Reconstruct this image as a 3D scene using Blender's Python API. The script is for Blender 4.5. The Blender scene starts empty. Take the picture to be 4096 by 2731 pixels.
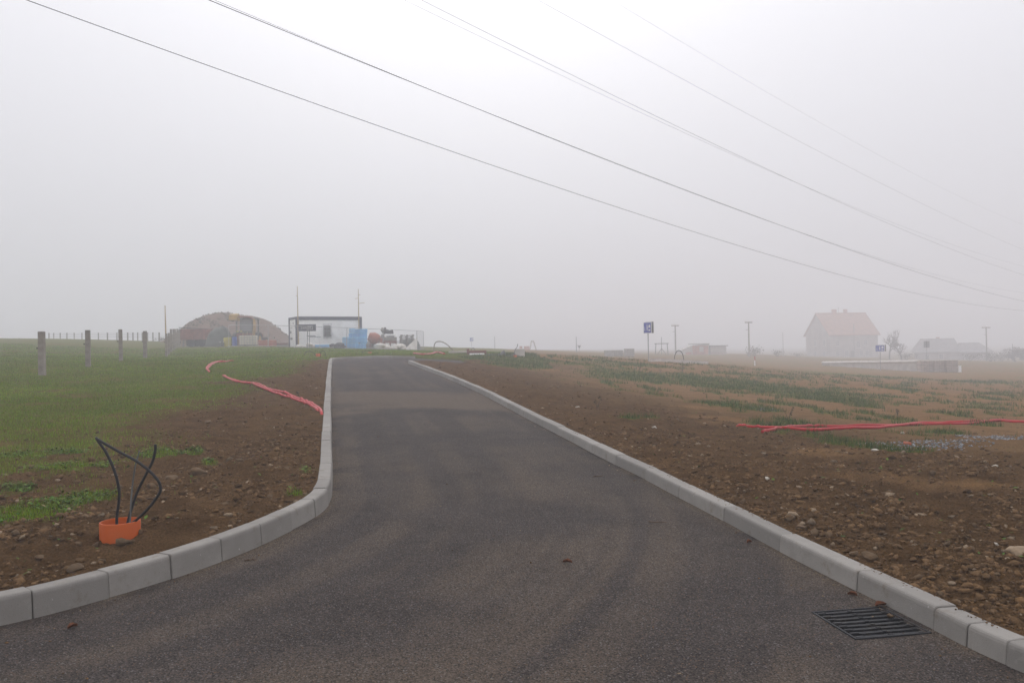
import bpy, bmesh, math, random
import numpy as np
from mathutils import Vector, Matrix

scene = bpy.context.scene
COL = scene.collection
rng = np.random.default_rng(11)
random.seed(5)
R = math.radians

# ------------------------------------------------------------------ camera
FPX, EYE = 3186.0, 1.62                 # focal length in photo pixels (4096 wide), eye height in metres
ROLL, PITCH = R(1.1), math.atan((1395 - 1365.5) / 3186.0)
camF = np.array([0, math.cos(PITCH), math.sin(PITCH)])
_u0 = np.array([0, -math.sin(PITCH), math.cos(PITCH)]); _r0 = np.array([1.0, 0, 0])
camR = math.cos(ROLL) * _r0 - math.sin(ROLL) * _u0
camU = math.sin(ROLL) * _r0 + math.cos(ROLL) * _u0
CAM = np.array([0.0, 0.0, EYE])
cam = bpy.data.cameras.new('camera')
cam.sensor_width = 36; cam.lens = 36 * FPX / 4096; cam.clip_start = 0.1; cam.clip_end = 6000
camo = bpy.data.objects.new('camera', cam); COL.objects.link(camo)
camo.matrix_world = Matrix(((camR[0], camU[0], -camF[0], 0), (camR[1], camU[1], -camF[1], 0), (camR[2], camU[2], -camF[2], EYE), (0, 0, 0, 1)))
scene.camera = camo

# ------------------------------------------------------------------ sky and light
SUN_EL, SUN_AZ = R(42), R(-2)           # sun ahead of the camera, behind the fog
world = bpy.data.worlds.new('World'); scene.world = world; world.use_nodes = True
nt = world.node_tree; nt.nodes.clear()
wo = nt.nodes.new('ShaderNodeOutputWorld'); bg = nt.nodes.new('ShaderNodeBackground')
sky = nt.nodes.new('ShaderNodeTexSky'); sky.sky_type = 'NISHITA'; sky.sun_disc = False
sky.sun_elevation = SUN_EL; sky.sun_rotation = SUN_AZ; sky.dust_density = 6.0; sky.air_density = 1.0
hsv = nt.nodes.new('ShaderNodeHueSaturation'); hsv.inputs['Saturation'].default_value = 0.12
nt.links.new(sky.outputs[0], hsv.inputs['Color'])
# overcast layer: brighter towards the zenith (CIE overcast sky)
tc = nt.nodes.new('ShaderNodeTexCoord'); sep = nt.nodes.new('ShaderNodeSeparateXYZ')
nt.links.new(tc.outputs['Generated'], sep.inputs[0])
mx = nt.nodes.new('ShaderNodeMath'); mx.operation = 'MAXIMUM'; mx.inputs[1].default_value = 0.0
nt.links.new(sep.outputs['Z'], mx.inputs[0])
ml = nt.nodes.new('ShaderNodeMath'); ml.operation = 'MULTIPLY_ADD'; ml.inputs[1].default_value = 10.5; ml.inputs[2].default_value = 6.2
nt.links.new(mx.outputs[0], ml.inputs[0])
cl = nt.nodes.new('ShaderNodeMixRGB'); cl.blend_type = 'MULTIPLY'; cl.inputs[0].default_value = 1.0
cl.inputs[1].default_value = (0.945, 0.94, 1.0, 1)
nt.links.new(ml.outputs[0], cl.inputs[2])
mix = nt.nodes.new('ShaderNodeMixRGB'); mix.inputs[0].default_value = 0.85
nt.links.new(hsv.outputs[0], mix.inputs[1]); nt.links.new(cl.outputs[0], mix.inputs[2])
nt.links.new(mix.outputs[0], bg.inputs[0]); bg.inputs[1].default_value = 0.106
nt.links.new(bg.outputs[0], wo.inputs[0])
sun = bpy.data.lights.new('sun', 'SUN'); sun.energy = 0.5; sun.angle = R(50); sun.color = (1, 0.985, 0.965)
suno = bpy.data.objects.new('sun', sun); COL.objects.link(suno)
suno.rotation_euler = (math.pi / 2 - SUN_EL, 0, math.pi - SUN_AZ)
HAZE_DENSITY, HAZE_TOP = 0.0058, 32.0
scene.view_settings.view_transform = 'Standard'; scene.view_settings.look = 'None'
scene.view_settings.exposure = 0.0; scene.view_settings.gamma = 1.0
scene.view_settings.use_curve_mapping = False
scene.render.engine = 'CYCLES'
cy = scene.cycles
cy.use_denoising = True
cy.volume_bounces = 4; cy.max_bounces = 8; cy.diffuse_bounces = 3; cy.glossy_bounces = 2
cy.transparent_max_bounces = 8; cy.caustics_reflective = False; cy.caustics_refractive = False

# ------------------------------------------------------------------ pixel helpers (photo pixels, 4096 x 2731)
def ray(px, py):
    d = camF + (px - 2048) / FPX * camR - (py - 1365.5) / FPX * camU
    return d / d[1]
def P(px, py, Z):                        # the point seen at a pixel at depth Z metres
    return CAM + Z * ray(px, py)
def xat(px, Z, py=1420):
    return Z * ray(px, py)[0]

# ------------------------------------------------------------------ noise
def _h(ix, iy, s):
    n = (ix.astype(np.int64) * 374761393 + iy.astype(np.int64) * 668265263 + s * 1274126177) & 0x7fffffff
    n = ((n ^ (n >> 13)) * 1274126177) & 0x7fffffff
    return ((n ^ (n >> 16)) & 0xffff) / 65535.0
def vn(x, y, s=0):
    x = np.asarray(x, float); y = np.asarray(y, float)
    ix = np.floor(x); iy = np.floor(y); fx = x - ix; fy = y - iy
    fx = fx * fx * (3 - 2 * fx); fy = fy * fy * (3 - 2 * fy)
    a = _h(ix, iy, s); b = _h(ix + 1, iy, s); c = _h(ix, iy + 1, s); d = _h(ix + 1, iy + 1, s)
    return (a * (1 - fx) + b * fx) * (1 - fy) + (c * (1 - fx) + d * fx) * fy
def fbm(x, y, s=0, o=4, g=0.5):
    t = 0; a = 1; w = 0
    for k in range(o):
        t = t + a * vn(x * 2 ** k + 17.3 * k, y * 2 ** k - 9.1 * k, s + k); w += a; a *= g
    return t / w
def sstep(a, b, x):
    t = np.clip((x - a) / (b - a), 0, 1); return t * t * (3 - 2 * t)

# ------------------------------------------------------------------ terrain height (road level), thin plate through surveyed points
ROADP = [(0, 0), (6.15, 0.0), (7.13, .035), (8.11, .068), (9.1, .10), (10.08, .13), (11.06, .16), (12.03, .195), (13, .234),
         (14.95, .305), (16.9, .388), (21, .56), (25, .73), (29, .905), (33.5, 1.09), (37, 1.22), (39, 1.28)]
def zroad(Y): return np.interp(Y, [p[0] for p in ROADP], [p[1] for p in ROADP])
ctrl = []
for Y, z in ROADP:
    xc = 0.0 if Y < 6 else -0.26 * (Y - 6) + 0.0
    ctrl += [(xc - 1.9, Y, z), (xc + 1.9, Y, z)]
for px, py, Z in [(0, 1355, 90), (320, 1358, 90), (640, 1368, 88), (169, 1508, 25), (353, 1472, 29.7), (484, 1446, 34.9), (581, 1435, 40), (666, 1428, 46),
                  (1187, 1391, 67.5), (1387, 1396, 66.5), (1695, 1402, 74), (995, 1385, 67), (740, 1388, 74), (1275, 1432, 39.5), (1000, 1415, 45),
                  (1900, 1425, 44), (2095, 1431, 44), (2591, 1448, 55), (2800, 1455, 62), (2418, 1426, 95), (2200, 1406, 100), (2060, 1399, 130),
                  (1887, 1395, 190), (2702, 1416, 170), (2996, 1417, 165), (3320, 1432, 178), (3520, 1482, 88), (3750, 1489, 85), (4090, 1488, 84),
                  (3500, 1697, 17), (4090, 1702, 17), (3800, 1565, 38), (2800, 1520, 38), (3200, 1445, 120), (3700, 1445, 125), (4050, 1440, 190), (2200, 1470, 40)]:
    p = P(px, py, Z); ctrl.append((p[0], p[1], p[2] - 0.10))
ctrl += [(-4, 4.6, .0), (-8, 5.5, .03), (-9, 10, .22), (-6, 11, .17), (-10, 16, .48), (5, 4, .0), (8, 6, -.02), (6, 10, .03), (-12, 0, 0), (12, 0, 0),
         (-15, -20, 0), (15, -20, 0), (0, -10, 0), (-300, -300, 0), (300, -300, 0), (-60, 130, 3.4), (-20, 130, 2.3), (-120, 300, 3), (0, 300, 1.2), (120, 300, -2.5),
         (-600, 900, 3), (0, 900, 0.5), (600, 900, -3), (-1500, 900, 3), (1500, 900, -3), (-60, 20, 2.5), (60, 20, -1.5), (100, 80, -3)]
def tw(Y): return np.sqrt(np.asarray(Y, float) ** 2 + 64)
def tuv(X, Y): return 2 * np.asarray(X, float) / tw(Y), np.arcsinh(np.asarray(Y, float) / 8)
_c = np.array(ctrl); _cu, _cv = tuv(_c[:, 0], _c[:, 1])
def _k(r2): return np.where(r2 > 1e-12, 0.5 * r2 * np.log(np.maximum(r2, 1e-12)), 0)
_n = len(_c); _A = np.zeros((_n + 3, _n + 3))
_A[:_n, :_n] = _k((_cu[:, None] - _cu) ** 2 + (_cv[:, None] - _cv) ** 2) + 0.0015 * np.eye(_n)
_A[:_n, _n] = 1; _A[:_n, _n + 1] = _cu; _A[:_n, _n + 2] = _cv; _A[_n:, :_n] = _A[:_n, _n:].T
_w = np.linalg.solve(_A, np.r_[_c[:, 2], 0, 0, 0])
def G(X, Y):
    X = np.asarray(X, float); Y = np.asarray(Y, float); sh = np.broadcast(X, Y).shape
    u, v = tuv(np.broadcast_to(X, sh).ravel(), np.broadcast_to(Y, sh).ravel())
    u = np.clip(u, -4, 4); out = np.empty(u.shape)
    for i in range(0, len(u), 40000):
        a = u[i:i + 40000]; b = v[i:i + 40000]
        out[i:i + 40000] = _k((a[:, None] - _cu) ** 2 + (b[:, None] - _cv) ** 2) @ _w[:_n] + _w[_n] + _w[_n + 1] * a + _w[_n + 2] * b
    return out.reshape(sh)
def g1(X, Y): return float(G(np.array([X]), np.array([Y]))[0])

def lift(X, Y):                          # the left kerb stands higher out of the road near the bend
    X = np.asarray(X, float); Y = np.asarray(Y, float)
    return np.where(X < np.interp(Y, [0, 6, 36], [0, 0, -7.0]), .05 * (1 - sstep(9, 24, Y)), 0.0)
def gp(px, py, dz=0.10, tmin=2.5, tmax=260.0):   # first point of the ground seen at a pixel
    d = ray(px, py); t = np.exp(np.linspace(math.log(tmin), math.log(tmax), 900))
    f = CAM[2] + t * d[2] - (G(t * d[0], t) + dz + (lift(t * d[0], t) if dz else 0))
    k = np.argmax(f < 0)
    if f[k] >= 0: k = len(t) - 1
    if k == 0: tt = t[0]
    else: tt = t[k - 1] + (t[k] - t[k - 1]) * f[k - 1] / (f[k - 1] - f[k])
    return float(tt * d[0]), float(tt)

# ------------------------------------------------------------------ road outline (foot of the kerbs)
def onroad(px, py): return gp(px, py, 0.0)
left_px = [(136, 2474), (454, 2386), (712, 2308), (917, 2234), (1070, 2169), (1184, 2112), (1268, 2066), (1318, 2020), (1335, 1968), (1333, 1900), (1330, 1800), (1326, 1700), (1325, 1600), (1326, 1520), (1329, 1462)]
right_px = [(4035, 2666), (3872, 2591), (3733, 2517), (3424, 2362), (3121, 2207), (2899, 2084), (2720, 1993), (2580, 1915), (2463, 1861), (2367, 1811), (2289, 1767), (2218, 1732), (2108, 1675), (2023, 1628), (1940, 1583), (1860, 1545), (1780, 1510), (1700, 1480), (1632, 1453)]
LEFT = [onroad(*p) for p in left_px]; RIGHT = [onroad(*p) for p in right_px]
LEFT = [(-30, 3.3), (-12, 3.5), (-7, 3.72), (-5.2, 3.9), (-4.3, 4.12), (-3.7, 4.42), (-3.32, 4.7)] + LEFT
cornerL = np.array(onroad(1331, 1442))
OUTER = [tuple(cornerL + np.array([.12, .45])), tuple(cornerL + np.array([.5, .95])), tuple(cornerL + np.array([1.2, 1.25])), (-5.0, cornerL[1] + 1.75), (-2.6, cornerL[1] + 2.0)]
LEFT = LEFT + [tuple(cornerL)] + OUTER
e = np.array(RIGHT[-1])
INNER = [tuple(e + [.25, .55]), tuple(e + [.9, .9]), tuple(e + [2.6, 1.2])]
RIGHT = [(30, 1.5), (10, 1.8), (5, 2.1), (3.6, 2.5), (3.0, 2.95), (2.62, 3.45)] + RIGHT
def smooth(pts, n=3):
    p = [np.array(q, float) for q in pts]
    for _ in range(n):
        q = [p[0]]
        for a, b in zip(p[:-1], p[1:]): q += [a * .75 + b * .25, a * .25 + b * .75]
        p = q + [p[-1]]
    return np.array(p)
LEFTS = smooth(LEFT, 2); RIGHTS = smooth(RIGHT, 2); RIGHTALL = smooth(RIGHT + INNER, 2)
POLY = np.vstack([LEFTS, RIGHTALL[::-1], [[30, -6]], [[-30, -6]]])
def polydist(X, Y, line, closed=False):   # distance and nearest point to a polyline
    X = X.ravel(); Y = Y.ravel(); best = np.full(X.shape, 1e9); bx = np.zeros_like(X); by = np.zeros_like(X); bs = np.zeros_like(X)
    pts = np.vstack([line, line[:1]]) if closed else line; s = 0.0
    for a, b in zip(pts[:-1], pts[1:]):
        d = b - a; L2 = d @ d
        if L2 < 1e-9: continue
        t = np.clip(((X - a[0]) * d[0] + (Y - a[1]) * d[1]) / L2, 0, 1)
        qx = a[0] + t * d[0]; qy = a[1] + t * d[1]; r = (X - qx) ** 2 + (Y - qy) ** 2
        m = r < best; best[m] = r[m]; bx[m] = qx[m]; by[m] = qy[m]; bs[m] = s + t[m] * math.sqrt(L2); s += math.sqrt(L2)
    return np.sqrt(best), bx, by, bs
def inside(X, Y, poly):
    X = X.ravel(); Y = Y.ravel(); c = np.zeros(X.shape, bool); n = len(poly); j = n - 1
    for i in range(n):
        xi, yi = poly[i]; xj, yj = poly[j]
        if yi != yj:
            m = ((yi > Y) != (yj > Y)) & (X < (xj - xi) * (Y - yi) / (yj - yi) + xi); c ^= m
        j = i
    return c
def road_sd(X, Y):                        # signed distance, positive outside the road
    d, bx, by, _ = polydist(X, Y, POLY, True)
    return np.where(inside(X, Y, POLY), -d, d), bx, by

# ------------------------------------------------------------------ patches of grass and bare soil (pixel ellipses laid onto the ground)
def ell(px, py, rx, ry):
    c = gp(px, py); a = gp(px, py - ry); b = gp(px, py + ry)
    return (c[0], c[1], rx * c[1] / FPX, max(0.05, abs(a[1] - b[1]) / 2))
WEEDS = [ell(*q) for q in [(2600, 1512, 240, 20), (2880, 1535, 260, 26), (3120, 1565, 250, 22), (3300, 1598, 150, 16), (2940, 1628, 130, 13), (3080, 1705, 75, 10), (3170, 1697, 60, 9),
    (3150, 1742, 45, 6), (3270, 1752, 60, 7), (3370, 1775, 80, 9), (3500, 1797, 80, 9), (3630, 1812, 80, 8), (3780, 1734, 55, 7), (3930, 1640, 90, 6), (3560, 1588, 40, 5),
    (3250, 1640, 30, 5), (3450, 1655, 40, 5), (3470, 1685, 40, 5), (4000, 1582, 70, 5), (3600, 1560, 60, 4), (2480, 1455, 200, 7), (2030, 1466, 110, 6), (2250, 1452, 160, 6), (2110, 1470, 80, 5),
    (2520, 1677, 40, 6), (2600, 1682, 30, 5), (3400, 1500, 200, 5), (3900, 1530, 120, 4), (3050, 1505, 160, 6), (2420, 1490, 60, 6)]]
LEAFY = [ell(*q) for q in [(90, 2060, 170, 42), (330, 2005, 110, 22), (60, 1835, 150, 14), (250, 1822, 90, 8), (200, 1888, 120, 7), (640, 1832, 90, 12), (760, 1823, 50, 8), (1190, 1975, 40, 8), (1240, 1890, 30, 10), (840, 1860, 30, 6), (330, 1870, 130, 8), (80, 1960, 60, 8)]]
SANDY = [ell(*q) for q in [(3500, 1925, 260, 22), (3250, 1815, 160, 20), (2780, 1640, 150, 10), (2900, 1690, 160, 12), (2200, 1485, 200, 9), (3900, 1600, 260, 30), (3300, 1480, 500, 12), (3900, 1500, 400, 12), (2400, 1500, 130, 8), (3850, 1960, 250, 15)]]
GRAVEL = [ell(*q) for q in [(3640, 1790, 150, 16), (3800, 1778, 120, 12), (3930, 1763, 90, 7), (4040, 1755, 70, 5), (3060, 1640, 40, 6)]]
def emask(X, Y, lst, soft=0.5):
    m = np.zeros(np.shape(X))
    for cx, cy_, rx, ry in lst:
        r = np.hypot((X - cx) / rx, (Y - cy_) / ry); m = np.maximum(m, 1 - sstep(1 - soft, 1 + soft, r))
    return m
def masks(X, Y, sd=None):
    """grass cover, dark cloddy soil, sandy soil (0..1)"""
    sh = np.shape(X); X = np.ravel(X); Y = np.ravel(Y)
    if sd is None: sd = road_sd(X, Y)[0]
    dl = polydist(X, Y, LEFTS)[0]
    xr = np.interp(Y, [0, 6, 36], [0, 0, -7.0])
    left = X < xr
    nz = fbm(X * .35, Y * .35, 3, 4); nf = fbm(X * 2.2, Y * 2.2, 8, 3); n2 = fbm(X * .9, Y * .9, 31, 3)
    beyond = (Y > 39) & (X < 2 - (Y - 39) * 0.05)
    bw = np.interp(Y, [6, 14, 20, 30, 37, 40], [3.6, 3.2, 2.8, 1.6, 1.2, .5])
    gl = sstep(-1.4, 2.0, dl - bw + (nz - .5) * 5 + (nf - .5) * 2) * np.interp(Y, [6, 8, 11, 17], [.22, .45, .80, 1.0])
    gl = gl * (0.30 + 0.70 * sstep(.30, .60, n2 + (Y - 14) * .010))
    gl = np.maximum(gl, .55 * sstep(2.0, 3.6, dl + (nz - .5) * 2) * sstep(.30, .50, nf))
    gl = np.where(beyond, 0.85 * sstep(.25, .5, nz + .12), gl)
    tuft = fbm(X * 1.7, Y * .9, 47, 3)
    gr = np.maximum(emask(X, Y, WEEDS) * sstep(.26, .48, nf), .8 * sstep(.62, .70, tuft) * sstep(11, 17, Y) * sstep(4, 7, sd))
    far = sstep(60, 120, Y) * .45 * sstep(.4, .6, nz)
    g = np.where(left | beyond, np.maximum(gl, emask(X, Y, LEAFY) * sstep(.3, .5, nf + .1)), np.maximum(gr, far))
    sandy = np.clip(emask(X, Y, SANDY, .8) * .85 * sstep(.36, .62, n2 * .5 + nf * .5) + np.where(left, 0, sstep(4, 10, sd) * .75), 0, 1)
    dark = np.where(left, 1 - sstep(2.2, 4.6, dl + (nz - .5) * 2), 1 - sstep(2.5, 6.0, sd + (nz - .5) * 3)) * (1 - .7 * sandy)
    return g.reshape(sh), dark.reshape(sh), sandy.reshape(sh)
def bumps(X, Y, dark, grass):
    amp = 0.35 + 0.65 * dark
    b = (fbm(X * 1.1, Y * 1.1, 5, 3) - .5) * .10 + (fbm(X * 5, Y * 5, 21, 4, .6) - .5) * .10 * amp + (np.abs(fbm(X * 14, Y * 14, 41, 3, .6) - .5) - .1) * .10 * amp * (1 - .6 * grass)
    return b
KERB_H, KERB_W = 0.125, 0.15
def soil(X, Y, full=True):
    """soil surface height outside the road"""
    X = np.asarray(X, float); Y = np.asarray(Y, float)
    sd, _, _ = road_sd(X, Y); sd = sd.reshape(np.shape(X)); g, dk, sn = masks(X, Y, sd.ravel())
    near = sstep(.1, .5, sd)
    return G(X, Y) + 0.105 + lift(X, Y) + bumps(X, Y, dk, g) * (.25 + .75 * near) + .03 * near
def s1(X, Y): return float(soil(np.array([X]), np.array([Y]))[0])

# ------------------------------------------------------------------ object helpers
def tag(o, label=None, cat=None, group=None, kind=None):
    if label: o['label'] = label
    if cat: o['category'] = cat
    if group: o['group'] = group
    if kind: o['kind'] = kind
    return o
def empty(name, loc, rz=0.0):
    o = bpy.data.objects.new(name, None); COL.objects.link(o); o.empty_display_size = .2
    o.location = loc; o.rotation_euler = (0, 0, rz); return o
def mesh_np(name, V, F, mat=None, parent=None, smooth_=False, attrs=None):
    V = np.asarray(V, np.float32); F = np.asarray(F, np.int32); k = F.shape[1]
    me = bpy.data.meshes.new(name); me.vertices.add(len(V)); me.vertices.foreach_set('co', V.ravel())
    me.loops.add(F.size); me.loops.foreach_set('vertex_index', F.ravel())
    me.polygons.add(len(F)); me.polygons.foreach_set('loop_start', np.arange(0, F.size, k, dtype=np.int32))
    me.update(calc_edges=True)
    if smooth_: me.polygons.foreach_set('use_smooth', np.ones(len(F), bool))
    for an, av in (attrs or {}).items():
        av = np.asarray(av, np.float32)
        if av.ndim == 1: a = me.attributes.new(an, 'FLOAT', 'POINT'); a.data.foreach_set('value', av)
        else: a = me.attributes.new(an, 'FLOAT_COLOR', 'POINT'); a.data.foreach_set('color', av.ravel())
    if mat: me.materials.append(mat)
    o = bpy.data.objects.new(name, me); COL.objects.link(o)
    if parent: o.parent = parent
    return o
class MB:
    def __init__(s): s.v = []; s.f = []
    def add(s, vs, fs, M=None):
        n = len(s.v)
        for p in vs:
            p = Vector(p); s.v.append(tuple(M @ p) if M is not None else tuple(p))
        s.f += [tuple(i + n for i in f) for f in fs]; return s
    def box(s, c, d, M=None, rz=0, rx=0, ry=0):
        m = Matrix.Translation(c) @ Matrix.Rotation(rz, 4, 'Z') @ Matrix.Rotation(ry, 4, 'Y') @ Matrix.Rotation(rx, 4, 'X')
        if M is not None: m = M @ m
        x, y, z = d[0] / 2, d[1] / 2, d[2] / 2
        return s.add([(-x, -y, -z), (x, -y, -z), (x, y, -z), (-x, y, -z), (-x, -y, z), (x, -y, z), (x, y, z), (-x, y, z)],
                     [(0, 3, 2, 1), (4, 5, 6, 7), (0, 1, 5, 4), (1, 2, 6, 5), (2, 3, 7, 6), (3, 0, 4, 7)], m)
    def tube(s, pts, r, n=8, cap=True):
        pts = [Vector(p) for p in pts]; rs = r if hasattr(r, '__len__') else [r] * len(pts); base = len(s.v); up = Vector((0, 0, 1)); prev = None
        for i, p in enumerate(pts):
            t = (pts[min(i + 1, len(pts) - 1)] - pts[max(i - 1, 0)]).normalized()
            a = prev if prev is not None else (t.cross(up) if abs(t.dot(up)) < .95 else t.cross(Vector((1, 0, 0))))
            a = (a - t * a.dot(t)).normalized(); b = t.cross(a); prev = a
            for k in range(n):
                w = 2 * math.pi * k / n; s.v.append(tuple(p + (a * math.cos(w) + b * math.sin(w)) * rs[i]))
        for i in range(len(pts) - 1):
            for k in range(n):
                k2 = (k + 1) % n; s.f.append((base + i * n + k, base + i * n + k2, base + (i + 1) * n + k2, base + (i + 1) * n + k))
        if cap:
            s.f.append(tuple(base + k for k in range(n))[::-1]); s.f.append(tuple(base + (len(pts) - 1) * n + k for k in range(n)))
        return s
    def lathe(s, prof, n=20, M=None):
        vs = []; fs = []; m = len(prof)
        for k in range(n):
            w = 2 * math.pi * k / n
            vs += [(r * math.cos(w), r * math.sin(w), z) for r, z in prof]
        for k in range(n):
            k2 = (k + 1) % n
            for i in range(m - 1): fs.append((k * m + i, k2 * m + i, k2 * m + i + 1, k * m + i + 1))
        return s.add(vs, fs, M)
    def prism(s, poly, h0, h1, M=None):   # polygon in x,z extruded along y
        n = len(poly)
        vs = [(x, h0, z) for x, z in poly] + [(x, h1, z) for x, z in poly]
        fs = [tuple(range(n)), tuple(range(2 * n - 1, n - 1, -1))] + [(i, i + n, (i + 1) % n + n, (i + 1) % n) for i in range(n)]
        return s.add(vs, fs, M)
    def build(s, name, mat, parent=None, smooth_=False, bevel=0.0, loc=None):
        me = bpy.data.meshes.new(name); me.from_pydata(s.v, [], s.f); me.update()
        bm = bmesh.new(); bm.from_mesh(me); bmesh.ops.recalc_face_normals(bm, faces=bm.faces)
        if bevel: bmesh.ops.bevel(bm, geom=list(bm.edges), offset=bevel, segments=2, affect='EDGES', profile=.6)
        bm.to_mesh(me); bm.free()
        if smooth_:
            for p in me.polygons: p.use_smooth = True
        if mat: me.materials.append(mat)
        o = bpy.data.objects.new(name, me); COL.objects.link(o)
        if parent: o.parent = parent
        if loc is not None: o.location = loc
        return o
def copy_tree(o, parent=None):
    c = o.copy(); COL.objects.link(c); c.parent = parent
    for ch in list(o.children): copy_tree(ch, c)
    return c
def spline(pts, n=8):
    p = [Vector(q) for q in pts]; p = [2 * p[0] - p[1]] + p + [2 * p[-1] - p[-2]]; out = []
    for i in range(1, len(p) - 2):
        for k in range(n):
            t = k / n; a, b, c, d = p[i - 1], p[i], p[i + 1], p[i + 2]
            out.append(0.5 * ((2 * b) + (c - a) * t + (2 * a - 5 * b + 4 * c - d) * t * t + (3 * b - a - 3 * c + d) * t ** 3))
    return out + [p[-2]]

# ------------------------------------------------------------------ materials
def newmat(name):
    m = bpy.data.materials.new(name); m.use_nodes = True; t = m.node_tree
    b = t.nodes['Principled BSDF']; return m, t, b
def N(t, ty, **kw):
    n = t.nodes.new(ty)
    for k, v in kw.items():
        if k in n.inputs: n.inputs[k].default_value = v
        else: setattr(n, k, v)
    return n
def c4(c): return (c[0], c[1], c[2], 1)
def simple(name, col, rough=.7, var=.18, scale=6.0, bump=.15, bscale=40.0, metal=0.0, dirt=None, dirt_amt=.35):
    m, t, b = newmat(name); L = t.links
    tcn = N(t, 'ShaderNodeTexCoord'); n1 = N(t, 'ShaderNodeTexNoise', Scale=scale, Detail=5.0); L.new(tcn.outputs['Object'], n1.inputs['Vector'])
    oi = N(t, 'ShaderNodeObjectInfo')
    hv = N(t, 'ShaderNodeHueSaturation'); hv.inputs['Color'].default_value = c4(col)
    mr = N(t, 'ShaderNodeMapRange'); mr.inputs[1].default_value = .3; mr.inputs[2].default_value = .7; mr.inputs[3].default_value = 1 - var; mr.inputs[4].default_value = 1 + var
    L.new(n1.outputs[0], mr.inputs[0])
    mr2 = N(t, 'ShaderNodeMapRange'); mr2.inputs[3].default_value = 1 - var * .5; mr2.inputs[4].default_value = 1 + var * .5; L.new(oi.outputs['Random'], mr2.inputs[0])
    mm = N(t, 'ShaderNodeMath', operation='MULTIPLY'); L.new(mr.outputs[0], mm.inputs[0]); L.new(mr2.outputs[0], mm.inputs[1]); L.new(mm.outputs[0], hv.inputs['Value'])
    out = hv.outputs[0]
    if dirt:
        n3 = N(t, 'ShaderNodeTexNoise', Scale=scale * .45, Detail=6.0, Roughness=.7); L.new(tcn.outputs['Object'], n3.inputs['Vector'])
        r3 = N(t, 'ShaderNodeMapRange'); r3.inputs[1].default_value = .5; r3.inputs[2].default_value = .72; r3.inputs[4].default_value = dirt_amt; L.new(n3.outputs[0], r3.inputs[0])
        mxn = N(t, 'ShaderNodeMixRGB'); mxn.inputs[2].default_value = c4(dirt); L.new(r3.outputs[0], mxn.inputs[0]); L.new(out, mxn.inputs[1]); out = mxn.outputs[0]
    L.new(out, b.inputs['Base Color'])
    b.inputs['Roughness'].default_value = rough; b.inputs['Metallic'].default_value = metal; b.inputs['Specular IOR Level'].default_value = .22
    if bump:
        n2 = N(t, 'ShaderNodeTexNoise', Scale=bscale, Detail=4.0); L.new(tcn.outputs['Object'], n2.inputs['Vector'])
        bn = N(t, 'ShaderNodeBump', Strength=bump, Distance=.02); L.new(n2.outputs[0], bn.inputs['Height']); L.new(bn.outputs[0], b.inputs['Normal'])
    return m
def attr(t, name): return N(t, 'ShaderNodeAttribute', attribute_name=name)
def mixc(t, fac, a, b_, blend='MIX'):
    n = N(t, 'ShaderNodeMixRGB', blend_type=blend)
    for i, v in ((0, fac), (1, a), (2, b_)):
        if hasattr(v, 'is_linked') or hasattr(v, 'links'): t.links.new(v, n.inputs[i])
        elif isinstance(v, (int, float)): n.inputs[i].default_value = v
        else: n.inputs[i].default_value = c4(v)
    return n.outputs[0]
def rngmap(t, src, a, b_, c=0.0, d=1.0):
    n = N(t, 'ShaderNodeMapRange'); n.inputs[1].default_value = a; n.inputs[2].default_value = b_; n.inputs[3].default_value = c; n.inputs[4].default_value = d
    t.links.new(src, n.inputs[0]); return n.outputs[0]

def soil_material():
    m, t, b = newmat('soil_ground'); L = t.links
    geo = N(t, 'ShaderNodeNewGeometry'); pos = geo.outputs['Position']
    def nz(s, d=5.0, r=.55):
        n = N(t, 'ShaderNodeTexNoise', Scale=s, Detail=d, Roughness=r); L.new(pos, n.inputs['Vector']); return n.outputs[0]
    base = mixc(t, rngmap(t, nz(1.6), .35, .65), (.125, .074, .035), (.188, .115, .056))
    dark = mixc(t, rngmap(t, nz(3.0, 6), .3, .7), (.074, .042, .019), (.138, .081, .039))
    sand = mixc(t, rngmap(t, nz(2.2, 5), .3, .7), (.195, .108, .046), (.260, .152, .072))
    c = mixc(t, attr(t, 'dark').outputs['Fac'], base, dark)
    c = mixc(t, attr(t, 'sandy').outputs['Fac'], c, sand)
    moss = mixc(t, rngmap(t, nz(5, 5), .35, .65), (.066, .100, .006), (.106, .148, .012))
    gm = N(t, 'ShaderNodeMath', operation='MULTIPLY'); L.new(attr(t, 'grass').outputs['Fac'], gm.inputs[0]); L.new(rngmap(t, nz(8, 6, .65), .36, .60, .35, 1.0), gm.inputs[1])
    c = mixc(t, gm.outputs[0], c, moss)
    peb = N(t, 'ShaderNodeTexVoronoi', Scale=26.0); L.new(pos, peb.inputs['Vector'])
    c = mixc(t, rngmap(t, peb.outputs['Distance'], .10, .22, .0, 0.0), c, (.3, .22, .15))
    sp = N(t, 'ShaderNodeTexNoise', Scale=55.0, Detail=3.0, Roughness=.7); L.new(pos, sp.inputs['Vector'])
    c = mixc(t, 1.0, c, mixc(t, rngmap(t, sp.outputs[0], .3, .7), (.55, .55, .55), (1.4, 1.4, 1.4)), 'MULTIPLY')
    L.new(c, b.inputs['Base Color']); b.inputs['Roughness'].default_value = 1.0; b.inputs['Specular IOR Level'].default_value = .0
    bn = N(t, 'ShaderNodeBump', Strength=1.0, Distance=.05); L.new(nz(30, 7, .72), bn.inputs['Height']); L.new(bn.outputs[0], b.inputs['Normal'])
    return m
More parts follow.
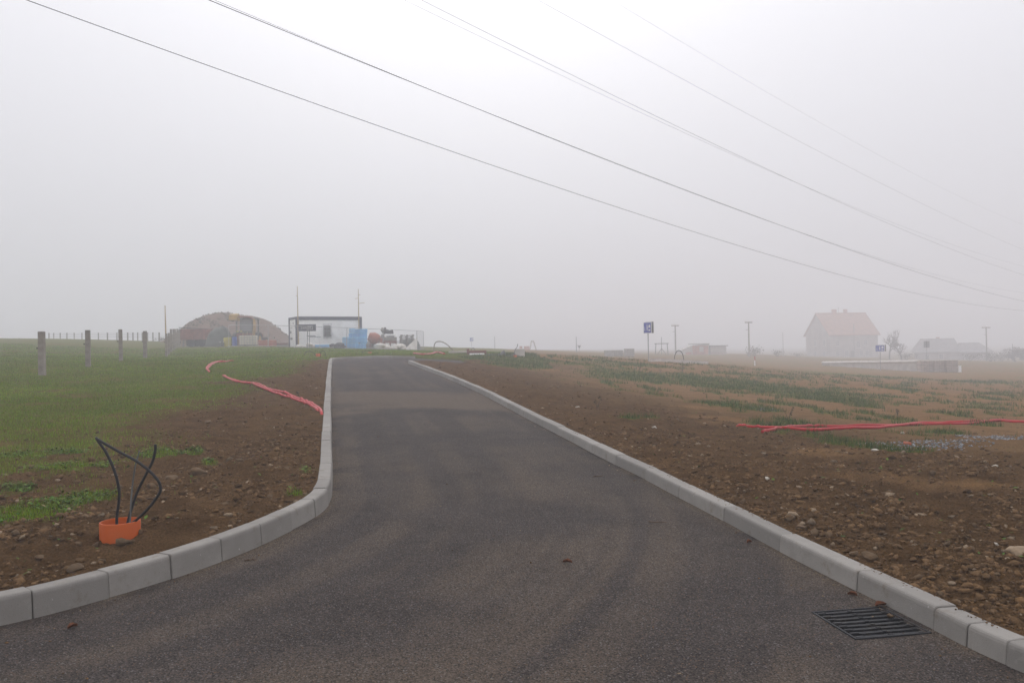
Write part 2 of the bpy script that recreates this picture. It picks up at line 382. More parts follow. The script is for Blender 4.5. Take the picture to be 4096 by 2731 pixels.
def asphalt_material():
    m, t, b = newmat('asphalt'); L = t.links
    geo = N(t, 'ShaderNodeNewGeometry'); pos = geo.outputs['Position']
    def nz(s, d=5.0, r=.55):
        n = N(t, 'ShaderNodeTexNoise', Scale=s, Detail=d, Roughness=r); L.new(pos, n.inputs['Vector']); return n.outputs[0]
    c = mixc(t, rngmap(t, nz(.9, 5), .3, .7), (.032, .027, .0250), (.050, .0425, .0390))
    c = mixc(t, rngmap(t, nz(4.0, 4), .35, .68, 0, .5), c, (.060, .051, .046))
    c = mixc(t, attr(t, 'dust').outputs['Fac'], c, (.100, .078, .058))
    vo = N(t, 'ShaderNodeTexVoronoi', Scale=135.0); L.new(pos, vo.inputs['Vector'])
    sep_ = N(t, 'ShaderNodeSeparateColor'); L.new(vo.outputs['Color'], sep_.inputs[0])
    c = mixc(t, 1.0, c, mixc(t, sep_.outputs[0], (.35, .35, .37), (1.75, 1.70, 1.65)), 'MULTIPLY')
    c = mixc(t, rngmap(t, sep_.outputs[1], .94, .98, 0, .7), c, (.18, .172, .165))
    c = mixc(t, rngmap(t, sep_.outputs[2], .965, .985, 0, .6), c, (.19, .12, .07))
    L.new(c, b.inputs['Base Color']); b.inputs['Roughness'].default_value = .95; b.inputs['Specular IOR Level'].default_value = .12
    bn = N(t, 'ShaderNodeBump', Strength=.9, Distance=.006); L.new(vo.outputs['Distance'], bn.inputs['Height']); L.new(bn.outputs[0], b.inputs['Normal'])
    return m
def concrete_material(name='kerb_concrete', col=(.268, .252, .228)):
    m, t, b = newmat(name); L = t.links
    tcn = N(t, 'ShaderNodeNewGeometry'); pos = tcn.outputs['Position']; oi = N(t, 'ShaderNodeObjectInfo')
    def nz(s, d=5.0, r=.55):
        n = N(t, 'ShaderNodeTexNoise', Scale=s, Detail=d, Roughness=r); L.new(pos, n.inputs['Vector']); return n.outputs[0]
    a = tuple(v * .82 for v in col); c2 = tuple(v * 1.12 for v in col)
    c = mixc(t, oi.outputs['Random'], a, c2)
    c = mixc(t, rngmap(t, nz(3.5, 6, .65), .40, .68, 0, .45), c, tuple(v * .70 for v in col))
    c = mixc(t, rngmap(t, nz(16, 5, .7), .56, .74, 0, .35), c, tuple(min(1, v * 1.3) for v in col))
    c = mixc(t, rngmap(t, nz(6.0, 7, .75), .55, .68, 0, .55), c, (.15, .115, .08))
    c = mixc(t, rngmap(t, nz(85, 3, .6), .66, .72, 0, .5), c, (.10, .09, .08))
    c = mixc(t, rngmap(t, nz(30, 2, .5), .74, .77, 0, .6), c, (.55, .53, .50))
    L.new(c, b.inputs['Base Color']); b.inputs['Roughness'].default_value = .88; b.inputs['Specular IOR Level'].default_value = .25
    bn = N(t, 'ShaderNodeBump', Strength=.35, Distance=.01); L.new(nz(120, 4, .7), bn.inputs['Height']); L.new(bn.outputs[0], b.inputs['Normal'])
    return m
def tint_material(name, rough=.8, trans=0.0):
    m, t, b = newmat(name); a = attr(t, 'tint')
    geo = N(t, 'ShaderNodeNewGeometry'); n = N(t, 'ShaderNodeTexNoise', Scale=60.0, Detail=4.0); t.links.new(geo.outputs['Position'], n.inputs['Vector'])
    c = mixc(t, 1.0, a.outputs['Color'], mixc(t, rngmap(t, n.outputs[0], .3, .7), (.72, .72, .72), (1.25, 1.25, 1.25)), 'MULTIPLY')
    t.links.new(c, b.inputs['Base Color']); b.inputs['Roughness'].default_value = rough; b.inputs['Specular IOR Level'].default_value = .04
    if not trans:
        bn = N(t, 'ShaderNodeBump', Strength=.6, Distance=.01); t.links.new(n.outputs[0], bn.inputs['Height']); t.links.new(bn.outputs[0], b.inputs['Normal'])
    return m
M = {}
M['soil'] = soil_material(); M['asphalt'] = asphalt_material(); M['kerb'] = concrete_material()
M['clod'] = tint_material('clod_earth', .95); M['blade'] = tint_material('grass_blade', .6, 1.0)
M['post'] = simple('post_concrete', (.235, .207, .178), .9, .25, 5, .4, 30, dirt=(.13, .115, .095), dirt_amt=.7)
M['wire'] = simple('grey_wire', (.10, .10, .105), .5, .1, 3, 0)
M['steel'] = simple('galvanised_steel', (.36, .36, .37), .45, .12, 8, .05, 30, metal=.6)
M['darksteel'] = simple('cast_iron', (.014, .015, .018), .6, .3, 14, .3, 60, dirt=(.10, .075, .05), dirt_amt=.3)
M['orange'] = simple('orange_plastic', (.46, .082, .008), .45, .08, 4, .04, 20, dirt=(.22, .12, .06), dirt_amt=.25)
M['black'] = simple('black_rubber', (.020, .020, .021), .5, .2, 8, .08, 30)
M['greycable'] = simple('grey_cable_skin', (.13, .135, .13), .5, .15, 8, .05, 30)
M['red'] = simple('red_conduit', (.38, .002, .005), .42, .1, 4, .1, 25, dirt=(.30, .10, .06), dirt_amt=.4)
M['tanblock'] = simple('tan_block', (.27, .20, .13), .9, .3, 9, .6, 28)
M['stone'] = simple('tan_stone', (.122, .078, .042), .9, .35, 9, .7, 28, dirt=(.11, .07, .04), dirt_amt=.7)
M['palestone'] = simple('pale_stone', (.50, .46, .39), .85, .2, 9, .4, 28, dirt=(.2, .14, .09), dirt_amt=.4)
M['leaf'] = simple('dry_leaf', (.13, .048, .022), .8, .3, 30, .2, 60)
M['twig'] = simple('dry_twig', (.11, .07, .045), .9, .3, 20, .3, 60)
M['white'] = simple('white_panel', (.92, .92, .91), .55, .06, 2, .03, 20, dirt=(.45, .42, .38), dirt_amt=.3)
M['navy'] = simple('navy_paint', (.045, .05, .085), .5, .1, 3, .03, 20)
M['blue'] = simple('blue_foam', (.20, .50, .80), .6, .10, 1.5, .1, 8)
M['bluewrap'] = simple('pale_blue_film', (.36, .62, .84), .35, .12, 2, .2, 6)
M['signblue'] = simple('sign_blue', (.055, .085, .42), .45, .06, 2, 0)
M['signwhite'] = simple('sign_white', (.75, .75, .75), .45, .04, 2, 0)
M['signgrey'] = simple('sign_back', (.22, .22, .23), .5, .08, 2, 0, metal=.4)
M['glass'] = simple('window_glass', (.035, .04, .045), .12, .1, 2, 0)
M['bamboo'] = simple('peeled_wood_pole', (.42, .30, .15), .7, .2, 6, .2, 20)
M['wood'] = simple('weathered_wood', (.30, .235, .165), .85, .3, 7, .3, 20)
M['greywood'] = simple('grey_pallet_wood', (.235, .215, .185), .9, .3, 7, .3, 20)
M['rust'] = simple('rust_red_paint', (.20, .07, .05), .7, .3, 3, .2, 15, dirt=(.10, .05, .035), dirt_amt=.7)
M['yellow'] = simple('machine_yellow', (.40, .25, .07), .5, .15, 3, .05, 15, dirt=(.2, .13, .07), dirt_amt=.5)
M['tarp'] = simple('grey_green_tarp', (.115, .125, .11), .7, .25, 2, .5, 5)
M['blackfoil'] = simple('black_foil', (.035, .035, .038), .45, .25, 3, .5, 8)
M['bluedrum'] = simple('blue_drum', (.035, .085, .38), .4, .1, 3, .03, 10)
M['yellowdrum'] = simple('yellow_drum', (.46, .40, .07), .5, .15, 3, .03, 10)
M['ibc'] = simple('ibc_bottle', (.66, .62, .50), .45, .08, 3, .05, 8)
M['sack'] = simple('white_sack', (.66, .63, .57), .75, .15, 4, .5, 10, dirt=(.35, .27, .18), dirt_amt=.6)
M['earth'] = simple('heap_earth', (.135, .078, .050), .95, .25, .8, .4, 3)
M['weed'] = simple('weed_leaf', (.095, .085, .045), .7, .3, 5, 0)
M['farglass'] = simple('fog_paled_window_glass', (.26, .25, .25), .4, .1, 2, 0)  # paler copy of the window glass, fading by fog put into its colour
M['plaster'] = simple('house_plaster', (.42, .375, .35), .9, .2, .6, .1, 10, dirt=(.24, .2, .17), dirt_amt=.5)
M['brickpink'] = simple('pink_brick', (.46, .245, .19), .9, .2, 1.5, .2, 12)
M['roof'] = simple('roof_tile', (.36, .205, .15), .85, .2, 1.2, .3, 14)
M['greyroof'] = simple('grey_roof', (.28, .265, .26), .85, .2, 1.2, .2, 14)
M['bark'] = simple('bark', (.13, .11, .095), .95, .3, 6, .4, 20)
M['block'] = simple('grey_block', (.36, .34, .31), .9, .2, 4, .3, 20)
M['pavers'] = simple('stone_pavers', (.42, .35, .30), .9, .3, 5, .4, 18)
M['slab'] = simple('pale_concrete', (.52, .48, .44), .9, .15, 2, .2, 20)
M['mixer'] = simple('mixer_orange', (.36, .095, .045), .5, .15, 3, .05, 12, dirt=(.3, .26, .22), dirt_amt=.5)

# ================================================================== SETTING: terrain
def fan_coords():
    u = [0.0]
    while u[-1] < 2.5:
        a = u[-1]; u.append(a + (.0036 if a < .72 else .0036 + (a - .72) * .08))
    u = np.array(u); u = np.r_[-u[:0:-1], u]
    y = [-900.0, -600, -400, -250, -160, -100, -60, -40, -25, -16, -11, -8, -6, -4.5, -3, -2, -1, 0, .6, 1.2, 1.8, 2.4, 2.8, 3.1]
    while y[-1] < 950:
        a = y[-1]
        d = .034 if a < 7 else (.034 + (a - 7) * .0055 if a < 16 else .0835 + (a - 16) * .011)
        if 37 < a < 41.5: d = .15
        y.append(a + d)
    return u, np.array(y)
def grid_faces(nr, nc):
    i = np.arange(nr * nc).reshape(nr, nc)
    return np.stack([i[:-1, :-1].ravel(), i[:-1, 1:].ravel(), i[1:, 1:].ravel(), i[1:, :-1].ravel()], 1)
FU, FY = fan_coords()
YY, UU = np.meshgrid(FY, FU, indexing='ij'); XX = UU * tw(YY)
Xf, Yf = XX.ravel(), YY.ravel(); cell = .0036 * tw(Yf)
SD, BX, BY = road_sd(Xf, Yf)
def build_terrain():
    X, Y = Xf.copy(), Yf.copy(); mid = .085
    dx, dy = X - BX, Y - BY; L = np.maximum(np.hypot(dx, dy), 1e-6) * np.sign(SD + 1e-9)
    snap = (np.abs(SD - mid) < .62 * cell) & (Y > 2) & (Y < 48)
    X[snap] = BX[snap] + dx[snap] / L[snap] * mid; Y[snap] = BY[snap] + dy[snap] / L[snap] * mid
    sd = np.where(snap, mid, SD)
    g, dk, sn = masks(X, Y, sd); near = sstep(.1, .5, sd)
    z = G(X, Y) + .105 + lift(X, Y) + bumps(X, Y, dk, g) * (.25 + .75 * near) + .03 * near
    z = np.where(sd < mid - 1e-4, G(X, Y) - .35, z)
    F = grid_faces(len(FY), len(FU)); keep = ~(sd[F] < mid - 1e-4).all(1)
    F = F[keep]; used = np.zeros(len(X), bool); used[F.ravel()] = True; idx = np.cumsum(used) - 1
    o = mesh_np('terrain', np.stack([X, Y, z], 1)[used], idx[F], M['soil'], smooth_=True, attrs={'grass': g[used], 'dark': dk[used], 'sandy': sn[used]})
    tag(o, 'brown soil and short grass field sloping up on both sides of the road', kind='structure')
build_terrain()

GRATE = np.array([onroad(*p) for p in [(3256, 2450), (3507, 2428), (3726, 2530), (3433, 2557)]])
gc = GRATE.mean(0); gdir = (GRATE[1] - GRATE[0]) + (GRATE[2] - GRATE[3]); GA = math.atan2(gdir[1], gdir[0]); GS = .46
def build_road():
    pad = np.maximum(.12, cell * 1.2); m = SD < pad
    F = grid_faces(len(FY), len(FU)); F = F[m[F].all(1)]
    used = np.zeros(len(Xf), bool); used[F.ravel()] = True; idx = np.cumsum(used) - 1
    X, Y = Xf[used], Yf[used]
    z = G(X, Y) + (fbm(X * 1.2, Y * 1.2, 77, 3) - .5) * .02 * sstep(.1, .6, -SD[used])
    c, s = math.cos(GA), math.sin(GA); lx = (X - gc[0]) * c + (Y - gc[1]) * s; ly = -(X - gc[0]) * s + (Y - gc[1]) * c
    inner = (np.abs(lx) < GS / 2 - .03) & (np.abs(ly) < GS / 2 - .03); z = np.where(inner, z - .3, z)
    dl, _, _, sl = polydist(X, Y, LEFTS); dr = polydist(X, Y, RIGHTS)[0]
    streak = fbm(dl * 4.2, sl * .14, 55, 4); st2 = fbm(X * .8, Y * .8, 66, 4)
    d = sstep(.36, .74, streak) * .42 * sstep(.28, .58, st2) + sstep(.5, .8, st2) * .15
    band = sstep(16.2, 17.0, Y + .1 * X) * (1 - sstep(20.2, 20.8, Y + .1 * X)); d += band * (.35 + .4 * sstep(.3, .6, st2))
    d += .75 * np.exp(-((X + 3.35) / .55) ** 2 - ((Y - 16.3) / .45) ** 2) * sstep(.3, .5, fbm(X * 6, Y * 6, 9, 3) + .1)
    d += .9 * np.exp(-np.minimum(dl, dr) / .09) * sstep(.35, .6, fbm(X * 3, Y * 3, 12, 3))
    o = mesh_np('road', np.stack([X, Y, z], 1), idx[F], M['asphalt'], smooth_=True, attrs={'dust': np.clip(d, 0, .85)})
    tag(o, 'narrow dark asphalt road climbing between pale kerbs', kind='structure')
build_road()

# ------------------------------------------------------------------ kerbs of single blocks
PROF = [(0, -.16), (0, -.004), (.010, .098), (.014, .112), (.021, .121), (.032, .125), (.140, .125), (.147, .121), (.150, .113), (.150, -.16)]
def kerb(name, line, lengths, side, label, start=0.0, stop=None):
    seg = np.r_[0, np.cumsum(np.hypot(*np.diff(line, axis=0).T))]
    def at_(s):
        p = np.array([np.interp(s, seg, line[:, 0]), np.interp(s, seg, line[:, 1])])
        q = np.array([np.interp(s + .06, seg, line[:, 0]), np.interp(s + .06, seg, line[:, 1])]) - np.array([np.interp(s - .06, seg, line[:, 0]), np.interp(s - .06, seg, line[:, 1])])
        q /= np.hypot(*q); return p, np.array([-q[1], q[0]]) * side
    mid = at_((start + (stop or seg[-1])) / 2)[0]
    root = empty(name, (mid[0], mid[1], g1(*mid))); tag(root, label, kind='structure'); org = np.array(root.location)
    s = start; end = stop or seg[-1]; k = 0
    while s < end - .1:
        Ls = lengths(s) if callable(lengths) else lengths
        e_ = min(s + Ls, end); n = 5 if Ls < .8 else 3
        dz = random.uniform(-.006, .006); dt = random.uniform(-.006, .006)
        stn = [s + .003, s + .008] + [s + (e_ - s) * i / n for i in range(1, n)] + [e_ - .008, e_ - .003]
        V = []; m = len(PROF)
        p0 = at_(s)[0]; p1 = at_(e_)[0]; z0 = g1(*p0); z1 = g1(*p1)
        for j, q in enumerate(stn):
            p, nrm = at_(q)
            if Ls > .8:                      # straight block: chord
                f = (q - s) / (e_ - s); p = p0 + (p1 - p0) * f; dd = (p1 - p0) / np.hypot(*(p1 - p0)); nrm = np.array([-dd[1], dd[0]]) * side
            z = z0 + (z1 - z0) * (q - s) / (e_ - s); ins = .004 if j in (0, len(stn) - 1) else 0
            for (t, h) in PROF:
                t2 = t + (ins if t < .07 else -ins) + dt; h2 = (h - ins + float(lift(p[0], p[1])) * min(1, h / .1) if h > 0 else h) + dz
                V.append((p[0] + nrm[0] * t2 - org[0], p[1] + nrm[1] * t2 - org[1], z + h2 - org[2]))
        F = []
        for j in range(len(stn) - 1):
            for i in range(m): F.append((j * m + i, j * m + (i + 1) % m, (j + 1) * m + (i + 1) % m, (j + 1) * m + i))
        b = MB(); b.v = V; b.f = F + [tuple(range(m)), tuple(range(len(V) - 1, len(V) - m - 1, -1))]
        b.build('kerb_block', M['kerb'], root); s = e_; k += 1
    return root
def arc_at(line, X, Y):
    return float(polydist(np.array([X]), np.array([Y]), line)[3][0])
j1 = onroad(136, 2474); sj = arc_at(LEFTS, *j1); s7 = arc_at(LEFTS, *onroad(1268, 2066)); sc_ = arc_at(LEFTS, *cornerL)
step = (s7 - sj) / 6
kerb('kerb_left', LEFTS, lambda s: step if s < s7 + step * 1.5 else (1.0 if s < sc_ - .8 or s > sc_ + 1.2 else .5), 1, 'pale concrete kerb curving along the left edge of the asphalt road', sj - step * 8, sc_ + 4.4)
jr = arc_at(RIGHTS, *onroad(3733, 2517)); j2 = arc_at(RIGHTS, *onroad(3424, 2362)); 
def rlen(s):
    if s < jr - .05: return (arc_at(RIGHTS, *onroad(3872, 2591)) - arc_at(RIGHTS, *onroad(4035, 2666)))
    if s < j2 - .1: return j2 - jr
    return 1.0
r0 = arc_at(RIGHTS, *onroad(4035, 2666)); rs = rlen(0)
kerb('kerb_right', RIGHTS, rlen, -1, 'pale concrete kerb running straight along the right edge of the asphalt road', jr - rs * 9, None)

# ------------------------------------------------------------------ haze
hb = MB().box((0, 0, (HAZE_TOP - 14) / 2), (4800, 2100, HAZE_TOP + 14)).build('haze', None)
hm = bpy.data.materials.new('fog_air'); hm.use_nodes = True; t_ = hm.node_tree; t_.nodes.clear()
ho = t_.nodes.new('ShaderNodeOutputMaterial'); hv_ = t_.nodes.new('ShaderNodeVolumePrincipled')
hv_.inputs['Color'].default_value = (.940, .945, .972, 1); hv_.inputs['Density'].default_value = HAZE_DENSITY; hv_.inputs['Anisotropy'].default_value = .22
t_.links.new(hv_.outputs[0], ho.inputs['Volume']); hb.data.materials.append(hm); tag(hb, 'pale even fog filling the air over the whole site', kind='stuff')

# ------------------------------------------------------------------ clods, pebbles, gravel (stuff)
def ico(sub):
    bm = bmesh.new(); bmesh.ops.create_icosphere(bm, subdivisions=sub, radius=1); v = np.array([q.co[:] for q in bm.verts]); f = np.array([[q.index for q in p.verts] for p in bm.faces]); bm.free(); return v, f
def lumps(name, pos, size, tint, sub, label, flat=(.45, .8), jit=.28, sink=.3):
    v, f = ico(sub); n = len(pos)
    rad = 1 + (rng.random((n, len(v), 1)) - .5) * 2 * jit * 1.25
    vv = np.repeat(v[None], n, 0)
    for _ in range(5):
        nr = rng.normal(size=(n, 1, 3)); nr /= np.linalg.norm(nr, axis=2, keepdims=True); over = np.maximum((vv * nr).sum(2, keepdims=True) - rng.uniform(.4, .75, (n, 1, 1)), 0); vv = vv - over * nr
    sc = np.stack([rng.uniform(.7, 1.3, n), rng.uniform(.7, 1.3, n), rng.uniform(*flat, n)], 1)[:, None, :]
    W = vv * rad * sc * 1.25
    a = rng.uniform(0, 6.28, n); c, s = np.cos(a)[:, None], np.sin(a)[:, None]
    tx = rng.uniform(-.5, .5, n)[:, None]
    y2 = W[:, :, 1] * np.cos(tx) - W[:, :, 2] * np.sin(tx); z2 = W[:, :, 1] * np.sin(tx) + W[:, :, 2] * np.cos(tx)
    W = np.stack([W[:, :, 0] * c - y2 * s, W[:, :, 0] * s + y2 * c, z2], 2) * size[:, None, None]
    W += pos[:, None, :]; W[:, :, 2] += (size * (.35 - sink))[:, None]
    F = (f[None] + (np.arange(n) * len(v))[:, None, None]).reshape(-1, 3)
    T = np.repeat(np.c_[tint, np.ones(n)], len(v), 0)
    o = mesh_np(name, W.reshape(-1, 3), F, M['clod'], attrs={'tint': T}); tag(o, label, kind='stuff'); return o
def scatter(n, y0, y1, umax=.70, power=1.0):
    """points spread evenly over the picture: dense near, thin far"""
    v = rng.random(n) ** power; Y = np.exp(np.log(y0) + v * (np.log(y1) - np.log(y0))); X = rng.uniform(-umax, umax, n) * (Y + 1.5)
    return X, Y
def soil_tints(n, pale=.06):
    base = np.array([.116, .069, .034]); k = rng.uniform(.6, 1.5, n)[:, None]; T = base * k
    p = rng.random(n) < pale; T[p] = np.array([.24, .18, .12]) * rng.uniform(.6, 1.3, p.sum())[:, None]
    r = rng.random(n) < .10; T[r] = np.array([.120, .074, .038]) * rng.uniform(.7, 1.2, r.sum())[:, None]
    return T
def clods(name, n, y0, y1, smin, smax, sub, label, pale, pw=3.0):
    X, Y = scatter(n, y0, y1); sd, _, _ = road_sd(X, Y); g, dk, sn = masks(X, Y, sd)
    cl = fbm(X * 1.6, Y * 1.6, 91, 3)
    edge = np.exp(-np.abs(sd - .35) / .35) * np.where(X > 0, 1.0, .35)
    pr = (dk * .9 + .10 + .5 * edge) * sstep(.25, .6, cl + .25 * edge) * (1 - .8 * g)
    m = (sd > KERB_W + .02) & (rng.random(n) < pr) & (Y < 45)
    X, Y, sd, dk = X[m], Y[m], sd[m], dk[m]
    size = smin * (smax / smin) ** (rng.random(len(X)) ** pw) * (1 + .02 * Y)
    size = np.minimum(size, np.maximum(.012, (sd - KERB_W) * .8 + .01))
    lumps(name, np.stack([X, Y, soil(X, Y)], 1), size, soil_tints(len(X), pale), sub, label)
clods('soil_clods', 42000, 3.2, 13, .006, .036, 1, 'brown crumbled clods of earth strewn over the soil by the kerbs', .05)
clods('soil_crumbs', 60000, 3.2, 34, .006, .026, 1, 'small crumbs of brown earth and pebbles on the bare soil', .07, 1.8)
def kerb_crumbs():
    n = 520; s = np.r_[rng.normal(r0 + .95, .25, n // 3), rng.uniform(r0, r0 + 14, n - n // 3)]
    seg = np.r_[0, np.cumsum(np.hypot(*np.diff(RIGHTS, axis=0).T))]; x = np.interp(s, seg, RIGHTS[:, 0]); y = np.interp(s, seg, RIGHTS[:, 1])
    dx = np.interp(s + .05, seg, RIGHTS[:, 0]) - x; dy = np.interp(s + .05, seg, RIGHTS[:, 1]) - y; L = np.hypot(dx, dy); t = .145 - np.abs(rng.normal(0, .035, n)); t = np.clip(t, .04, .145)
    x = x + dy / L * t; y = y - dx / L * t
    lumps('kerb_crumbs', np.stack([x, y, G(x, y) + KERB_H - .001], 1), rng.uniform(.0025, .008, n), soil_tints(n), 1, 'crumbs of soil spilled on top of the right kerb', sink=.1)
kerb_crumbs()
def road_grit():
    n = 900; X, Y = scatter(n * 4, 3.2, 24, .65); sd = road_sd(X, Y)[0]; m = (sd < -.02) & (rng.random(n * 4) < .10 + .9 * np.exp(sd / .18)); X, Y = X[m], Y[m]; n = len(X)
    T = soil_tints(n, .45); lumps('road_grit', np.stack([X, Y, G(X, Y)], 1), rng.uniform(.003, .008, n), T, 1, 'loose grit and crumbs scattered on the asphalt along the kerbs', sink=.1)
road_grit()
def gravel():
    P_ = []
    for cx, cy_, rx, ry in GRAVEL:
        n = int(420 * rx); a = rng.uniform(0, 6.28, n); r = np.sqrt(rng.random(n)) ** 1.3 * 1.25
        P_.append(np.stack([cx + r * np.cos(a) * rx, cy_ + r * np.sin(a) * ry], 1))
    q = np.vstack(P_); z = soil(q[:, 0], q[:, 1]); n = len(q)
    T = np.array([.225, .235, .245]) * rng.uniform(.45, 1.5, n)[:, None]
    lumps('gravel', np.c_[q, z], rng.uniform(.008, .021, n), T, 1, 'patch of grey crushed gravel on the soil in front of the red conduits', sink=.1)
gravel()

# ------------------------------------------------------------------ grass and weeds (stuff)
def blades(name, X, Y, h, w, tint, label, lean=.5, zoff=-.004):
    n = len(X); z = soil(X, Y) + zoff; a = rng.uniform(0, 6.28, n); l = rng.uniform(0, lean, n); b = rng.uniform(0, 6.28, n)
    dx, dy = np.cos(a) * w / 2, np.sin(a) * w / 2
    lx, ly = np.cos(b) * l * h, np.sin(b) * l * h
    p0 = np.stack([X - dx, Y - dy, z], 1); p1 = np.stack([X + dx, Y + dy, z], 1)
    m0 = np.stack([X - dx * .7 + lx * .35, Y - dy * .7 + ly * .35, z + h * .6], 1); m1 = np.stack([X + dx * .7 + lx * .35, Y + dy * .7 + ly * .35, z + h * .6], 1)
    tp = np.stack([X + lx, Y + ly, z + h * (1 - .25 * l)], 1)
    V = np.stack([p0, p1, m1, m0, tp], 1).reshape(-1, 3); k = (np.arange(n) * 5)[:, None]
    F = np.vstack([k + [0, 1, 2], k + [0, 2, 3], k + [3, 2, 4]])
    T = np.repeat(np.c_[tint, np.ones(n)], 5, 0)
    o = mesh_np(name, V, F, M['blade'], attrs={'tint': T}); tag(o, label, kind='stuff'); return o
def gtint(n, base, dry=.12):
    T = np.array(base) * rng.uniform(.55, 1.5, n)[:, None]
    T[:, 0] *= rng.uniform(.75, 1.35, n); p = rng.random(n) < dry; T[p] = np.array([.20, .16, .07]) * rng.uniform(.6, 1.2, p.sum())[:, None]
    return T
def left_grass():
    n = 820000; X, Y = scatter(n, 6.0, 60, .70); m = X < np.interp(Y, [6, 36, 60], [-1.8, -5, 2]); X, Y = X[m], Y[m]
    sd, _, _ = road_sd(X, Y); g, dk, sn = masks(X, Y, sd)
    m = (sd > .25) & (rng.random(len(X)) < g * .95); X, Y = X[m], Y[m]; n = len(X)
    tall = .6 + .8 * fbm(X * .8, Y * .8, 15, 3)
    h = rng.uniform(.018, .055, n) * tall * (1 + Y * .012); w = np.maximum(.004, .00042 * Y) * rng.uniform(.7, 1.4, n)
    blades('grass', X, Y, h, w, gtint(n, (.122, .198, .010), .05) * (.62 + .8 * fbm(X * .5, Y * .5, 61, 3))[:, None], 'short green grass covering the field left of the road')
left_grass()
def right_weeds():
    n = 560000; X, Y = scatter(n, 9.0, 60, .70); m = X > np.interp(Y, [5, 36, 60], [2, -4, 2]); X, Y = X[m], Y[m]
    sd, _, _ = road_sd(X, Y); g, dk, sn = masks(X, Y, sd)
    m = (sd > .3) & (rng.random(len(X)) < g * 1.1); X, Y = X[m], Y[m]; n = len(X)
    h = rng.uniform(.03, .11, n) * (.6 + fbm(X * 1.3, Y * 1.3, 4, 3)) * (1 + Y * .01); w = np.maximum(.005, .00045 * Y) * rng.uniform(.7, 1.5, n)
    blades('weeds', X, Y, h, w, gtint(n, (.058, .098, .020), .10), 'patches of low green weeds growing on the bare soil right of the road', .9)
right_weeds()
def leafy():
    """broad-leaved weeds: small tilted leaf quads"""
    P_ = []
    for cx, cy_, rx, ry in LEAFY:
        n = int(min(2600, 1500 * rx * ry + 240)); a = rng.uniform(0, 6.28, n); r = np.sqrt(rng.random(n)) * 1.15
        P_.append(np.stack([cx + r * np.cos(a) * rx, cy_ + r * np.sin(a) * ry], 1))
    xs, ys = scatter(900, 4.5, 18); q = np.vstack(P_); X = np.r_[q[:, 0], xs]; Y = np.r_[q[:, 1], ys]
    sd = road_sd(X, Y)[0]; keep = (sd > .3) & ((fbm(X * 4, Y * 4, 71, 3) > .47) | (rng.random(len(X)) < .06)); X, Y = X[keep], Y[keep]; n = len(X)
    z = soil(X, Y) + rng.uniform(.004, .05, n); L = rng.uniform(.012, .032, n); W = L * rng.uniform(.35, .7, n); a = rng.uniform(0, 6.28, n); ti = rng.uniform(-.2, .9, n)
    ux, uy, uz = np.cos(a) * np.cos(ti), np.sin(a) * np.cos(ti), np.sin(ti); vx, vy = -np.sin(a), np.cos(a)
    A = np.stack([X - ux * L, Y - uy * L, z - uz * L], 1); B = np.stack([X + vx * W, Y + vy * W, z], 1); C = np.stack([X + ux * L, Y + uy * L, z + uz * L * .6], 1); D = np.stack([X - vx * W, Y - vy * W, z], 1)
    V = np.stack([A, B, C, D], 1).reshape(-1, 3); F = (np.arange(n) * 4)[:, None] + [0, 1, 2, 3]
    o = mesh_np('leafy_weeds', V, F, M['blade'], attrs={'tint': np.repeat(np.c_[gtint(n, (.075, .130, .020), .05), np.ones(n)], 4, 0)})
    tag(o, 'bright green leafy weeds sprouting from the soil beside the orange pipe', kind='stuff')
leafy()

# ================================================================== FOREGROUND THINGS
def groundpt(px, py, sink=0.0):
    x, y = gp(px, py); return Vector((x, y, s1(x, y) - sink))
def roadpt(px, py, up=0.0):
    x, y = onroad(px, py); return Vector((x, y, g1(x, y) + up))

# drain grate
def drain():
    z = g1(*gc); t = empty('drain_grate', (gc[0], gc[1], z), GA); tag(t, 'square dark cast iron drain grate set into the asphalt beside the kerb', 'drain')
    h = GS / 2; b = MB()
    for sgn in (-1, 1):
        b.box((0, sgn * (h - .004), -.037), (GS + .006, .014, .09)); b.box((sgn * (h - .004), 0, -.038), (.014, GS - .02, .09))
    b.build('frame', M['darksteel'], t, bevel=.003)
    n = 8
    for i in range(n):
        y = -h + .030 + (GS - .060) * i / (n - 1); q = MB(); q.box((0, y, -.016), (GS - .022, .025, .036))
        for k in (0, 4, 8): q.box((-h + .045 + k * (GS - .09) / 8, y, .0035), (.05 if k == 0 else .024, .018, .004))
        q.build('bar', M['darksteel'], t)
    MB().box((.0, 0, -.022), (.030, GS - .02, .030)).build('cross_bar', M['darksteel'], t)
    MB().box((0, 0, -.27), (GS, GS, .02)).build('pit_shade_plate', M['blackfoil'], t)  # black plate below the bars, its colour standing in for shade in the pit
    # mortar strip towards the kerb
    return t
drain()

def lump_obj(name, loc, size, mat, label, cat, group=None, flat=.62, sub=2, jit=.16, seed=0, sink=.25):
    v, f = ico(sub); r = np.random.default_rng(seed + 900); d = v.copy()
    for k in range(9):                      # cut facets
        nrm = r.normal(size=3); nrm /= np.linalg.norm(nrm); c = r.uniform(.35, .7); over = np.maximum(d @ nrm - c, 0); d -= over[:, None] * nrm * .85
    d *= 1.25 * (1 + (np.sin(v[:, :1] * 3.1 + seed) * np.sin(v[:, 1:2] * 2.7 + 2 * seed) * .22)) * (1 + (r.random((len(v), 1)) - .5) * jit); d *= np.array([r.uniform(.85, 1.3), r.uniform(.75, 1.05), flat]) * size
    o = mesh_np(name, d, f, mat); o.location = (loc[0], loc[1], loc[2] + size * flat * (.7 - sink)); o.rotation_euler = (r.uniform(-.2, .2), r.uniform(-.2, .2), r.uniform(0, 6.28))
    return tag(o, label, cat, group)
